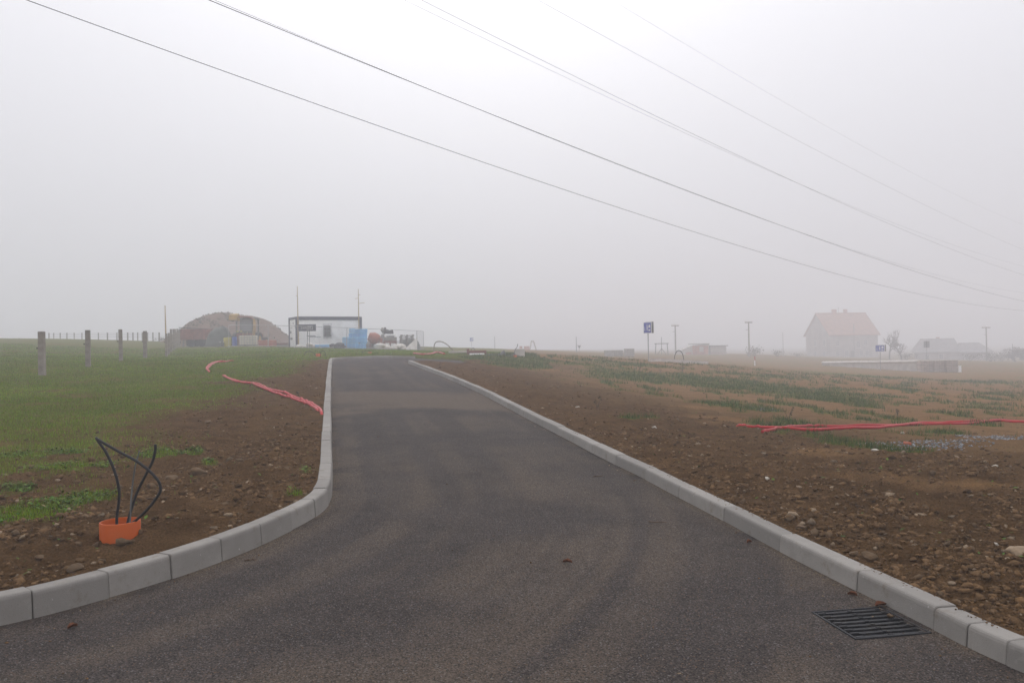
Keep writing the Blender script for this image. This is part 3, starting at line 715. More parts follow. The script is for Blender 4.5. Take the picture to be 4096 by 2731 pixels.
STONES = [(3169, 2100, 30), (3258, 2148, 32), (3205, 2122, 28), (3317, 2160, 24), (3478, 2240, 36), (3412, 2222, 34), (3789, 2212, 28), (3733, 1925, 20), (3893, 2216, 18), (3620, 2106, 24), (2970, 2020, 26),
          (3673, 2320, 26), (3765, 2392, 30), (3828, 2416, 24), (3970, 2455, 22), (3530, 2180, 16), (3060, 1995, 16), (3880, 2300, 18), (3990, 2330, 22), (3440, 2080, 16), (3700, 2040, 16), (3350, 2000, 15), (3560, 1990, 14), (3150, 1940, 14), (2830, 1900, 14), (2700, 1850, 12), (3900, 2110, 16), (4040, 2390, 26), (3740, 2290, 16), (3590, 2250, 16), (3300, 2090, 16), (2900, 1790, 10), (3050, 1820, 10), (2960, 1965, 18)]
for i, (px, py, s_) in enumerate(STONES):
    p = groundpt(px, py); lump_obj('stone', p, s_ * p.y / FPX * .64, M['stone'], ('larger' if s_ > 21 else 'small') + ' tan stone ' + ('lying close against the back of the right kerb' if road_sd(np.array([p.x]), np.array([p.y]))[0][0] < .75 else 'out on the soil away from the right kerb'), 'stone', 'stones behind the right kerb', .72, seed=i)
LSTONES = [(317, 2200, 22), (407, 2254, 26), (303, 2284, 40), (347, 2078, 24), (469, 1972, 26), (608, 1966, 30), (793, 1902, 50), (685, 1922, 30), (382, 2188, 26), (511, 2190, 40), (699, 1972, 16), (1080, 1998, 18), (1150, 1890, 16), (960, 1850, 18), (560, 2120, 20), (860, 1960, 16), (1010, 1905, 14), (900, 2040, 16), (60, 2170, 26), (30, 2120, 20), (160, 2250, 22), (1085, 1790, 12), (1190, 1700, 10), (980, 1700, 10), (830, 1700, 26)]
for i, (px, py, s_) in enumerate(LSTONES):
    p = groundpt(px, py); lump_obj('stone', p, s_ * p.y / FPX * .72, M['stone'], ('larger' if s_ > 21 else 'small') + ' brown stone ' + ('between the orange pipe and the left kerb' if py > 2100 else 'on the soil beyond the orange pipe, left of the road'), 'stone', 'stones behind the left kerb', .62, seed=100 + i)
for i, (px, py, s_) in enumerate([(3068, 1944, 15), (3994, 2188, 12), (3980, 1875, 14), (3500, 1990 - 180, 14), (2310, 1640, 9), (3610, 1742, 9), (2620, 1725, 9)]):
    p = groundpt(px, py); lump_obj('stone', p, s_ * p.y / FPX, M['palestone'], 'small pale whitish stone lying on the brown soil field', 'stone', 'pale stones on the right field', .5, seed=200 + i)
p = groundpt(4075, 2222); lump_obj('stone', p, 44 * p.y / FPX, M['tanblock'], 'large tan squared stone lying on the soil right of the drain grate', 'stone', flat=.6, seed=301)
p = groundpt(3627, 1785); lump_obj('stone', p, 15 * p.y / FPX, M['mixer'], 'orange brown round stone lying on the grey gravel patch', 'stone', flat=.8, seed=302)
p = roadpt(3560, 2470, .0); lump_obj('stone', (p.x, p.y, p.z + .006), .017, M['stone'], 'small tan stone resting on the bars of the drain grate', 'stone', flat=.8, seed=303)

def leaf(px, py, L, rz, label, group, mat='leaf'):
    p = roadpt(px, py, .006); b = MB(); n = 7; V = []
    for i in range(n):
        s = i / (n - 1); w = L * .30 * math.sin(math.pi * (s * .92 + .04)) ** .8; zc = .012 * math.sin(s * 3.1) + random.uniform(-.002, .003)
        V += [(s * L - L / 2, -w, zc + .010), (s * L - L / 2, 0, zc * .3), (s * L - L / 2, w, zc + .012)]
    V2 = V + [(x, y, z + .0015) for x, y, z in V]; m = len(V); F = []
    for i in range(n - 1):
        for k in range(2):
            q = (i * 3 + k, i * 3 + k + 1, i * 3 + k + 4, i * 3 + k + 3); F += [q, tuple(j + m for j in q[::-1])]
    b.v = V2; b.f = F; o = b.build('leaf_blade', M[mat], None)
    t = empty('fallen_leaf', p, rz); o.parent = t
    MB().tube([(-L / 2, 0, .003), (-L * .72, L * .05, .002), (-L * .9, L * .12, .002)], .0014, 5).build('stalk', M['twig'], t)
    return tag(t, label, 'leaf', group)
lg = 'dry leaves lying on the asphalt'
for px, py, L, a in [(290, 2512, .06, 1.0), (2997, 2172, .05, .4), (3410, 2383, .06, 2.4)]:
    leaf(px, py, L, a, 'single dry brown leaf lying flat on the dark asphalt', lg)
leaf(3523, 2425, .08, .3, 'curled orange dry leaf caught at the corner of the drain grate', None)
leaf(2270, 2252, .07, -.25, 'rolled red brown leaf lying in the middle of the asphalt road', None)
def twig(px, py, L, rz):
    p = roadpt(px, py, .008); pts = [(-L / 2 + L * k / 5, random.uniform(-.012, .012), random.uniform(0, .006)) for k in range(6)]
    t = empty('twig', p, rz); MB().tube(pts, [.005, .005, .0045, .004, .003, .002], 6).build('stem', M['twig'], t)
    MB().tube([pts[3], (pts[3][0] + L * .12, .03, .01)], [.003, .0015], 5).build('side_shoot', M['twig'], t)
    return tag(t, 'thin broken brown twig lying on the asphalt road', 'twig', 'twigs on the asphalt')
for a in [(2393, 1907, .14, .3), (2630, 2092, .16, -.35), (1004, 2243, .09, .1), (2540, 1925, .08, .9)]: twig(*a)

# orange pipe stub with cables
def stub():
    x, y = gp(459, 2175); z = s1(x, y); c = y / FPX
    rr = 76 * c; h = 68 * c
    t = empty('pipe_stub', (x, y + rr * .6, z)); tag(t, 'short upright orange plastic pipe with thick rim sticking out of the soil', 'pipe')
    MB().lathe([(rr, -.15), (rr, h - .004), (rr - .002, h), (rr - .007, h + .001), (rr - .009, h - .003), (rr - .009, -.15)], 40).build('pipe_wall', M['orange'], t, smooth_=True)
    MB().lathe([(rr - .009, h - .09), (0.001, h - .085)], 32).build('bore_disc', M['blackfoil'], t)  # black disc closing the pipe below its rim
    top = Vector(t.location) + Vector((0, 0, h)); Y0 = t.location.y
    def c3(px, py, dy=0.0): q = P(px, py, Y0 + dy); return Vector(q)
    # black cable looping out of the pipe and back in
    def cable(pts, r, mat, label, rim=None):
        o = MB().tube(spline(pts, 9), r, 12).build('cable', M[mat], None, smooth_=True)
        return tag(o, label, 'cable')
    z0 = -.10
    cable([Vector((top.x - .02, Y0, top.z - .12)), c3(467, 2075), c3(476, 2000), c3(474, 1945), c3(455, 1875), c3(422, 1805), c3(396, 1768), c3(386, 1752, -.02), c3(392, 1757, -.05), c3(420, 1774, -.07), c3(480, 1808, -.09),
           c3(545, 1843, -.1), c3(600, 1885, -.1), c3(634, 1925, -.1), c3(642, 1952, -.1), c3(636, 1975, -.09), c3(600, 2025, -.06), c3(550, 2075, -.03), Vector((top.x + .075, Y0 - .03, top.z - .04)), Vector((top.x + .03, Y0, top.z - .13))], .0108, 'black', 'thick black cable bent in a loop rising from the orange pipe and back into it')
    cable([Vector((top.x + .03, Y0 + .02, top.z - .12)), c3(508, 2100, .02), c3(530, 2020, .03), c3(552, 1960, .04), c3(585, 1895, .05), c3(610, 1845, .05), c3(620, 1805, .05), c3(622, 1776, .05)], .0108, 'black', 'straight black cable end leaning right out of the orange pipe')
    cable([Vector((top.x + .045, Y0 - .04, top.z - .12)), c3(519, 2090, -.03), c3(523, 2020, -.02), c3(530, 1940), c3(540, 1870), c3(551, 1826), c3(558, 1802)], [.0065] * 54 + [.004] if False else .006, 'greycable', 'thin grey cable standing upright in the orange pipe')
stub()

# red conduits
def conduit(pxs, r, label, mat='red', group=None, lift=0.0, dip_start=False, dip_end=False, ribs=False):
    pts = []
    for i, q in enumerate(pxs):
        x, y = gp(q[0], q[1]); up = q[2] if len(q) > 2 else 0.0
        pts.append(Vector((x, y, s1(x, y) + r * .75 + up + lift)))
    sp = spline(pts, 10)
    xs = np.array([p.x for p in sp]); ys = np.array([p.y for p in sp]); zz = soil(xs, ys) + r * .55 + lift
    out = []
    for i, p in enumerate(sp): out.append(Vector((p.x, p.y, max(p.z, float(zz[i])))))
    if dip_start: out[0].z -= r * 2.2; out[1].z -= r * .8
    if dip_end: out[-1].z -= r * 3; out[-2].z -= r * 1.4
    rs = [r * (1 + .05 * (i % 2)) for i in range(len(out))] if ribs else r
    o = MB().tube(out, rs, 12).build('conduit', M[mat], None, smooth_=True); return tag(o, label, 'conduit', group)
conduit([(2945, 1716), (3000, 1716), (3060, 1721), (3150, 1727), (3240, 1733), (3330, 1730), (3430, 1726), (3520, 1719), (3600, 1710), (3680, 1699), (3760, 1697), (3850, 1697), (3960, 1695), (4096, 1701), (4250, 1706), (4500, 1709), (4800, 1716), (5100, 1722)], .029, 'red corrugated conduit lying on the right field, its end farthest towards the road', ribs=True, dip_start=True)
conduit([(3050, 1735), (3100, 1730), (3170, 1718), (3260, 1711), (3360, 1712), (3460, 1712), (3560, 1709), (3640, 1705, .01), (3700, 1702), (3800, 1706), (3900, 1702, .0), (3990, 1697, .02), (4080, 1695), (4250, 1698), (4500, 1705), (4800, 1712), (5100, 1716)], .029, 'red corrugated conduit crossing over and under its twin on the right field', ribs=True)
conduit([(886, 1506), (925, 1523), (980, 1540), (1030, 1545), (1075, 1562), (1130, 1580), (1180, 1598), (1230, 1616), (1262, 1630), (1280, 1645), (1288, 1660)], .030, 'red conduit on the left soil bending down at the left kerb', dip_end=True, dip_start=True, ribs=True)
conduit([(890, 1510), (940, 1532), (1000, 1541), (1060, 1566), (1110, 1586), (1170, 1602), (1225, 1622), (1255, 1636), (1272, 1652)], .029, 'red conduit on the left soil twisted around the one reaching the left kerb', dip_start=True, dip_end=True, ribs=True)
conduit([(838, 1492), (826, 1482), (834, 1468), (850, 1456), (880, 1450), (905, 1450)], .033, 'faded red conduit curving through the left grass', dip_start=True, dip_end=True, ribs=True)
conduit([(828, 1484), (842, 1470), (850, 1462), (868, 1453), (900, 1451), (918, 1448), (938, 1447)], .031, 'short faded red conduit tangled with the curved one in the left grass', dip_start=True, dip_end=True)

# ------------------------------------------------------------------ fence posts
ORD = ['first', 'second', 'third', 'fourth', 'fifth', 'sixth', 'seventh', 'eighth', 'ninth', 'tenth', 'eleventh', 'twelfth', 'thirteenth', 'fourteenth', 'fifteenth', 'sixteenth']
def fence_post(px, py, Z, h, wd, lean=0.0, rz=.3, insul=True, label='', group=None):
    x = xat(px, Z, py); z = s1(x, Z)
    t = empty('fence_post', (x, Z, z), rz); t.rotation_euler = (lean * .3, lean, rz)
    w = wd / 2; b = MB(); vs = []
    hs = [-.2, h * .12, h * .5, h * .85, h - .01, h]
    for k, q in enumerate(hs):
        s_ = w * (1.04 - .06 * q / h) * (.93 if k == 5 else 1); vs += [(-s_, -s_, q), (s_, -s_, q), (s_, s_, q), (-s_, s_, q)]
    fs = [(0, 3, 2, 1), (20, 21, 22, 23)]
    for k in range(5):
        for j in range(4): fs.append((k * 4 + j, k * 4 + (j + 1) % 4, k * 4 + 4 + (j + 1) % 4, k * 4 + 4 + j))
    b.add(vs, fs).build('shaft', M['post'], t)
    if insul:
        MB().tube([(-w * .9, 0, h * .62), (-w - .045, 0, h * .62)], .016, 8).box((-w - .05, 0, h * .625), (.03, .05, .05)).build('wire_holder', M['black'], t)
        MB().tube([(-w * .9, 0, h * .1), (-w - .03, 0, h * .1)], .012, 6).build('wire_holder', M['black'], t)
    return tag(t, label, 'fence post', group)
NEARP = [(169, 1508, 25, 1.38, .165, 'thickest grey concrete fence post, the one farthest from the earth mound'), (353, 1472, 29.7, 1.38, .155, 'second concrete fence post along from the thickest one'), (484, 1444, 34.9, 1.38, .155, 'third concrete fence post along from the thickest one'),
         (581, 1434, 40, 1.38, .155, 'fourth concrete fence post along from the thickest one')]
for px, py, Z, h, w, lb in NEARP: fence_post(px, py, Z, h, w, random.uniform(-.012, .006), random.uniform(.1, .5), True, lb)
for i, (px, Z) in enumerate([(666, 46), (675.5, 48.5), (685.5, 53), (695, 57), (702, 60.5), (710, 65), (717, 70), (723, 75)]):
    x = xat(px, Z); fence_post(px, 1415, Z, [1.4, 1.4, 1.62, 1.6, 1.62, 1.62, 1.68, 1.7][i] - .08, .115, random.uniform(-.01, .01), random.uniform(.1, .5), i < 2, ORD[i + 4] + ' concrete fence post along from the thickest one, towards the mound', 'receding row of concrete fence posts')
far = [(196, 104), (215, 103), (241, 102), (268, 101), (297, 100), (328, 99), (394, 97), (430, 96), (468, 95), (511, 94), (532, 93.5), (551, 93), (570, 92.5), (590, 92), (612, 91.5), (637, 91)]
tops = []
for fi, (px, Z) in enumerate(far):
    x = xat(px, Z, 1360); zt = P(px, 1332 + (px - 196) * -.005, Z)[2]; zb = g1(x, Z) + .05; tops.append((x, Z, zt, zb))
    t = empty('fence_post', (x, Z, zb - .1), random.uniform(0, 1)); MB().box((0, 0, (zt - zb + .1) / 2), (.12, .12, zt - zb + .1)).build('shaft', M['post'], t)
    MB().box((0, 0, zt - zb + .108), (.14, .14, .018)).build('cap', M['post'], t)
    tag(t, ORD[15 - fi] + ' thin post of the distant wire fence, counted from the mound end', 'fence post', 'distant wire fence posts on the crest')
for k, fz in enumerate((.93, .72, .5)):
    pts = []
    for (x, Y, zt, zb), nx in zip(tops, tops[1:] + [None]):
        pts.append((x, Y, zb + (zt - zb) * fz))
        if nx: pts.append(((x + nx[0]) / 2, (Y + nx[1]) / 2, (zb + (zt - zb) * fz + nx[3] + (nx[2] - nx[3]) * fz) / 2 - .03))
    o = MB().tube(pts, .012, 5).build('fence_wire', M['wire'], None); tag(o, ['top', 'middle', 'lowest'][k] + ' wire of the distant fence on the crest of the grass field', 'wire')

# ------------------------------------------------------------------ overhead wires: parabolas in parallel vertical planes
TH = R(45)
def overhead(pxs, p, r, label):
    nv = np.array([-math.cos(TH), math.sin(TH)]); dv = np.array([math.sin(TH), math.cos(TH)]); S, Hh = [], []
    for px, py in pxs:
        d = ray(px, py); t = p / (d[0] * nv[0] + d[1] * nv[1]); q = CAM + t * d; S.append(q[0] * dv[0] + q[1] * dv[1]); Hh.append(q[2])
    co = np.polyfit(S, Hh, 2); s0, s1_ = S[0] - p * 1.2, S[-1] + p * .9; pts = []
    for s in np.linspace(s0, s1_, 60):
        xy = nv * p + dv * s; pts.append((xy[0], xy[1], float(np.polyval(co, s))))
    o = MB().tube(pts, r, 6, False).build('power_line', M['wire'], None, smooth_=True)
    return tag(o, label, 'power line'), max(q[2] for q in pts)
WIRES = [([(104, 0), (1000, 322), (2048, 690), (3000, 996), (3962, 1228)], 25, .0115, 'lowest overhead wire, sagging closest to the house roof'),
         ([(848, 0), (1500, 270), (2048, 495), (2567, 700), (3200, 925), (4096, 1205)], 21, .0105, 'darkest overhead wire, second above the lowest one'),
         ([(860, 0), (1500, 268), (2048, 495), (2700, 748), (3354, 980), (4096, 1172)], 26, .006, 'faint overhead wire nearly hidden by the darkest wire'),
         ([(1686, 0), (2048, 182), (2898, 600), (3320, 790), (4096, 1100)], 23, .008, 'upper overhead wire of the close pair that crosses'),
         ([(1620, 0), (2048, 209), (2879, 600), (3320, 786), (4096, 1066)], 29, .007, 'fainter lower overhead wire of the close pair that crosses'),
         ([(2152, 0), (2700, 304), (3236, 580), (3430, 690), (4096, 1000)], 26, .007, 'overhead wire running alone above the crossing pair'),
         ([(2446, 0), (3000, 330), (3476, 600), (4096, 900)], 33, .0065, 'faintest and highest overhead wire, almost lost in the fog')]
for a in WIRES:
    overhead(*a)

# ================================================================== BUILDING SITE BEHIND THE ROAD
def site(px, Z, py=1400, dz=0.0):
    x = xat(px, Z, py); return Vector((x, Z, g1(x, Z) + .10 + dz))
def vang(px, Z): return math.atan2(xat(px, Z), Z)     # bearing to the right of +Y

# earth mound with weeds on its crest
def mound():
    Z = 92; prof = [(690, 1386), (705, 1370), (735, 1340), (775, 1292), (795, 1270), (818, 1257), (850, 1252), (885, 1244), (915, 1246), (960, 1254), (1000, 1258), (1040, 1266), (1065, 1277), (1092, 1298), (1120, 1322), (1150, 1345), (1180, 1372), (1200, 1386)]
    xs = np.array([xat(a, Z, b) for a, b in prof]); zs = np.array([P(a, b, Z)[2] for a, b in prof]); x0 = xs.mean(); b0 = g1(x0, Z)
    nx, ny = 90, 46; X, V = np.meshgrid(np.linspace(xs[0], xs[-1], nx), np.linspace(-1, 1, ny), indexing='ij')
    h = np.interp(X, xs, zs) - b0; dep = 8.5
    prof_y = np.clip(1 - np.abs(V) ** 1.5, 0, 1) ** .85
    Yv = Z + V * dep; Hh = h * prof_y + (fbm(X * .7, Yv * .7, 2, 4) - .5) * .3 * prof_y + (fbm(X * 3, Yv * 3, 7, 3) - .5) * .22 * prof_y - .15
    t = empty('earth_mound', (x0, Z, b0)); tag(t, 'big brown mound of dug earth overgrown with weeds behind the site container', 'mound')
    mesh_np('earth', np.stack([X.ravel() - x0, Yv.ravel() - Z, Hh.ravel()], 1), grid_faces(nx, ny), M['earth'], t, True)
    n = 1500; i = rng.integers(8, nx - 8, n); j = rng.integers(6, ny // 2 + 6, n); base = np.stack([X[i, j] - x0, Yv[i, j] - Z, Hh[i, j]], 1)
    k = (fbm(base[:, 0] * .7, base[:, 1] * .7, 5, 3) > .58) | ((base[:, 2] > 3.4) & (rng.random(n) < .5)); base = base[k]; n = len(base)
    a = rng.uniform(0, 6.28, n); hh = rng.uniform(.08, .3, n) * rng.uniform(.4, 1, n); w = rng.uniform(.08, .22, n)
    V3 = np.stack([base + np.stack([np.cos(a) * w, np.sin(a) * w, 0 * a], 1), base - np.stack([np.cos(a) * w, np.sin(a) * w, 0 * a], 1), base + np.stack([rng.uniform(-.15, .15, n), rng.uniform(-.15, .15, n), hh], 1)], 1).reshape(-1, 3)
    o = mesh_np('weed_growth', V3, np.arange(3 * n).reshape(-1, 3), M['weed'], t); o['kind'] = 'stuff'
mound()

# site container
def container():
    ph = R(30); c = P(1187, 1391, 67.5); L, W, H = 5.75, 2.44, 2.66
    t = empty('site_container', (c[0], c[1], c[2] - .02), ph); tag(t, 'white site office container with navy frame standing behind the mesh fence', 'container')
    b = .17
    MB().box((L / 2, W / 2, H / 2), (L - .06, W - .06, H - .1)).build('wall_panel', M['white'], t)
    f = MB()
    f.box((L / 2, .05, H - .13), (L - .3, .16, .30)); f.box((L / 2, W - .07, H - .10), (L - .3, .14, .22)); f.box((.07, W / 2, H - .10), (.14, W - .3, .22)); f.box((L - .07, W / 2, H - .10), (.14, W - .3, .22))
    f.build('roof_beam', M['navy'], t, bevel=.01)
    for x in (.08, L - .08):
        for y in (.08, W - .08): MB().box((x, y, H / 2), (.24, .22, H + .01)).build('corner_post', M['navy'], t, bevel=.01)
    MB().box((L / 2, .05, .08), (L - .36, .1, .14)).build('floor_beam', M['slab'], t)
    # window with frame and grille on the long side
    wx, wz = 2.65, 1.42
    fr = MB(); ww, wh = .62, .95
    fr.box((wx - ww / 2, -.0, wz), (.06, .08, wh)); fr.box((wx + ww / 2, -.0, wz), (.06, .08, wh)); fr.box((wx, -.001, wz + wh / 2), (ww - .06, .08, .06)); fr.box((wx, -.001, wz - wh / 2), (ww - .06, .08, .06))
    w = fr.build('window', M['steel'], t); MB().box((wx, .0, wz), (ww - .05, .05, wh - .05)).build('pane', M['glass'], w)
    g = MB()
    for k in range(7): g.box((wx - .36 + .12 * k, -.09, wz), (.018, .018, 1.25))
    for z_ in (-.6, 0, .6): g.box((wx, -.075, wz + z_), (.82, .014, .02))
    g.build('grille', M['steel'], w)
    MB().box((wx + .42, -.05, wz - .25), (.22, .05, .22)).build('notice_plate', M['signwhite'], t)
    MB().box((1.25, .0115, 1.02), (.75, .02, .05)).box((1.6, .015, .92), (1.0, .02, .03)).build('lettering_strip', M['navy'], t)
    for (y, z_, a, b_) in ((1.1, 2.15, .14, .14), (.45, 1.85, .10, .26), (1.75, 1.78, .6, .03), (1.9, 1.4, .3, .2), (1.75, .82, .6, .16)): MB().box((.015, y, z_), (.03, a, b_)).build('wall_plate', M['signgrey'], t)
container()

# peeled wooden poles with cross sticks
def wood_pole(pxt, pyt, pxb, pyb, Z, arms, label):
    b = P(pxb, pyb, Z); a = P(pxt, pyt, Z); t = empty('wooden_pole', b); v = Vector(a) - Vector(b)
    MB().tube([(0, 0, -.2), tuple(v * .5), tuple(v)], [.055, .045, .025], 8).build('shaft', M['bamboo'], t)
    for f, l, dz in arms:
        p = v * f; MB().tube([p, p + Vector((l, -.05, dz))], .02, 6).build('side_stick', M['bamboo'], t)
    tag(t, label, 'pole')
wood_pole(1189, 1145, 1194, 1392, 66.9, [(.84, -.12, .03), (.3, .06, .05)], 'tall peeled wooden pole tied to the near corner of the site container')
wood_pole(1433, 1156, 1437, 1392, 70.0, [(.895, .18, .05), (.845, -.3, -.04), (.80, .05, -.03), (.755, .55, .06)], 'tall wooden pole with crossed sticks at the far corner of the site container')
wood_pole(660, 1222, 665, 1400, 52, [(.96, .04, .02)], 'thin tall wooden pole standing among the concrete fence posts')

# board on two posts in front of the container
def board():
    Z = 65.3; p = site(1232, Z); t = empty('notice_board', p, R(8)); tag(t, 'dark navy notice board on two thin legs in front of the site container', 'sign')
    q = P(1196, 1298, Z); zt = q[2] - p.z; w = (1264 - 1195) * Z / FPX; h = 27 * Z / FPX; cx = (1230 - 1232) * Z / FPX; zc = zt - h / 2
    MB().box((cx, 0, zc), (w, .04, h)).build('panel', M['navy'], t)
    for dx in (-.06, .10): MB().tube([(dx + .02, .05, -.1), (dx + .03, .05, zc + h * .3)], .022, 8).build('leg', M['signgrey'], t)
    s = MB(); lx, lw, lh = cx - .02, .88, .26
    s.box((lx - lw / 2, -.026, zc + .0), (.025, .012, lh)); s.box((lx + lw / 2, -.026, zc), (.025, .012, lh)); s.box((lx + .22, -.026, zc + lh / 2), (.42, .012, .025)); s.box((lx + .2, -.026, zc - lh / 2), (.5, .012, .025))
    for k, hh in enumerate((.08, .14, .11, .16, .09)): s.box((lx - .34 + k * .07, -.026, zc - .08 + hh / 2), (.03, .012, hh))
    for k in range(3): s.box((lx + .16, -.026, zc + .06 - k * .05), (.36, .012, .014))
    s.build('lettering', M['signwhite'], t)
board()

# mobile mesh fence panels
def fence_panel():
    t = empty('mesh_fence', (0, 0, 0)); L, H = 3.4, 1.78; r = .021; f = MB()
    f.tube([(0, 0, -.05), (0, 0, H)], r, 8); f.tube([(L, 0, -.05), (L, 0, H)], r, 8); f.tube([(0, 0, H), (L, 0, H)], r, 8); f.tube([(0, 0, .12), (L, 0, .12)], r * .8, 8)
    f.build('frame', M['steel'], t); m = MB(); k = .1
    while k < L: m.box((k, 0, (H + .12) / 2), (.0035, .0035, H - .12)); k += .1
    for j in range(1, 8): m.box((L / 2, .005, .12 + j * .21), (L, .0035, .0035))
    m.build('wire_mesh', M['steel'], t)
    for x in (0, L): MB().box((x, 0, .0), (.24, .60, .13)).build('foot', M['block'], t)
    return t
JP = [(915, 63.8), (1073, 64.5), (1230, 65.2), (1387, 66.5), (1532, 69.0), (1668, 71.6), (1695, 74.4)]
NM = ['mesh fence panel standing before the orange pipes, left of the container', 'mesh fence panel standing before the near end of the container', 'mesh fence panel standing before the grilled container window', 'mesh fence panel standing before the blue insulation packs and the mixer', 'mesh fence panel standing before the white sacks and pallets', 'mesh fence panel turned away at the end of the fence']
proto = fence_panel()
for k in range(6):
    a, b = site(*JP[k]), site(*JP[k + 1]); o = proto if k == 0 else copy_tree(proto)
    if k == 0: b, a = site(1073, 64.5), site(915, 63.8)
    d = b - a; o.location = a; L = math.hypot(d.x, d.y); o.scale = (L / 3.42, 1, 1); o.rotation_euler = (0, -math.atan2(d.z, L), math.atan2(d.y, d.x))
    tag(o, NM[k], 'fence', 'mobile fence panels round the site')

# blue insulation packs: each pack a thing
def pack(px0, px1, py0, py1, Z, label, dep=.7, mat='blue'):
    a, b = P(px0, py1, Z), P(px1, py0, Z); w, h = b[0] - a[0], b[2] - a[2]; t = empty('insulation_pack', ((a[0] + b[0]) / 2, Z, a[2]), R(random.uniform(8, 14)))
    MB().box((0, 0, h / 2), (w, dep, h)).build('foam_block', M[mat], t, bevel=.03)
    q = MB()
    for f in (.3, .72): q.box((w * (f - .5), 0, h / 2), (.03, dep + .012, h + .012))
    q.build('strap', M['bluewrap'], t); q = MB()
    for f in (.25, .5, .75): q.box((0, -dep / 2 - .004, h * f), (w * .98, .006, .014))
    q.build('board_seam', M['signblue'], t)
    tag(t, label, 'insulation pack', 'blue insulation packs')
Zp = 67.6
PK = [(1370, 1398, 1372, 1394, 'lowest blue insulation pack at the container end of the stack'), (1398, 1432, 1372, 1394, 'lowest blue insulation pack in the middle of the stack'), (1432, 1464, 1374, 1394, 'lowest blue insulation pack at the mixer end of the stack'),
      (1370, 1396, 1348, 1372, 'second-layer blue insulation pack at the container end of the stack'), (1396, 1440, 1350, 1372, 'second-layer blue insulation pack in the middle of the stack'), (1440, 1468, 1350, 1374, 'second-layer blue insulation pack at the mixer end of the stack'),
      (1396, 1440, 1333, 1350, 'third-layer wide blue insulation pack'), (1440, 1468, 1333, 1350, 'third-layer narrow blue insulation pack'), (1397, 1420, 1314, 1333, 'topmost narrow pale blue insulation pack'), (1420, 1468, 1316, 1333, 'topmost wide blue insulation pack')]
for i, (a, b, c, d, lb) in enumerate(PK): pack(a, b, c, d, Zp + (.3 if c < 1340 else 0), lb, 1.1, 'bluewrap' if i in (8, 3) else 'blue')
pack(1262, 1316, 1378, 1391, 66.6, 'flat blue insulation boards lying on the ground before the container', .8)

def sackpile(name, px, Z, n, s, mat, label, cat, spread=.5):
    p = site(px, Z); t = empty(name, p)
    for k in range(n):
        b, f = ico(2); r = np.random.default_rng(px + k); d = b * (1 + (r.random((len(b), 1)) - .5) * .3) * np.array([1.2, .8, .62]) * s * r.uniform(.7, 1.15)
        o = mesh_np('bag', d + np.array([r.uniform(-spread, spread), r.uniform(-.2, .2), s * .4 + (k % 2) * s * .45]), f, M[mat], t, True)
    tag(t, label, cat)
sackpile('sack_heap', 1519, 68.6, 3, .42, 'sack', 'heap of white sacks with torn wrapping nearest the mixer behind the fence', 'sacks', .35)
sackpile('sack_heap', 1546, 69.0, 2, .40, 'sack', 'upright white sack heap below the white wrapped pallet', 'sacks', .2)
sackpile('sack_heap', 1581, 69.6, 3, .36, 'sack', 'small white sack heap with a stray bag on the ground', 'sacks', .3)
sackpile('sack_heap', 1615, 70.1, 3, .42, 'sack', 'cream coloured sack heap beside the white draped sheet', 'sacks', .3)
sackpile('sack_heap', 1232, 66.3, 3, .34, 'sack', 'low heap of white sacks under the navy notice board', 'sacks', .8)
sackpile('foil_heap', 1340, 66.8, 4, .34, 'blackfoil', 'heap of black foil on the ground before the container', 'foil', .6)
# draped white sheet
def sheet():
    p = site(1648, 71.2); t = empty('draped_sheet', p); nx, nz = 14, 10; V = []
    for j in range(nz):
        for i in range(nx):
            u, v = i / (nx - 1), j / (nz - 1); V.append((-1.0 + 1.45 * u + .25 * v * 0, .5 * v + .06 * math.sin(u * 17 + v * 3), v * 1.2 * (u ** 1.2) + .03))
    V2 = V + [(x, y + .03, z) for x, y, z in V]; F = []; m = len(V)
    for j in range(nz - 1):
        for i in range(nx - 1): q = (j * nx + i, j * nx + i + 1, (j + 1) * nx + i + 1, (j + 1) * nx + i); F += [q, tuple(k + m for k in q[::-1])]
    b = MB(); b.v = V2; b.f = F; b.build('sheet', M['sack'], t, True); MB().box((-.2, .2, .03), (1.3, .5, .06)).build('weighting_plank', M['wood'], t); tag(t, 'white sheet draped down in a slope inside the end of the mesh fence', 'sheet')
sheet()
# concrete mixer
def mixer():
    p = site(1497, 71.5); t = empty('concrete_mixer', p, R(10)); tag(t, 'orange concrete mixer with dark open drum beside the blue insulation packs', 'mixer')
    Mt = Matrix.Translation((0, 0, 1.0)) @ Matrix.Rotation(R(-68), 4, 'Y')
    MB().lathe([(.05, -.5), (.42, -.46), (.52, -.1), (.52, .12), (.34, .5), (.30, .52)], 22, Mt).build('drum', M['mixer'], t, True)
    MB().lathe([(.30, .52), (.26, .42), (.01, .3)], 22, Mt).build('drum_mouth', M['blackfoil'], t, True)
    for x in (-.35, .4):
        MB().tube([(x, -.4, 0), (x, 0, .62), (x, .4, 0)], .035, 8).build('leg', M['rust'], t)
    MB().tube([(-.35, 0, .6), (.4, 0, .6)], .04, 8).build('axle', M['rust'], t); MB().box((.62, 0, .75), (.3, .4, .5)).build('motor_box', M['mixer'], t, bevel=.03)
mixer()
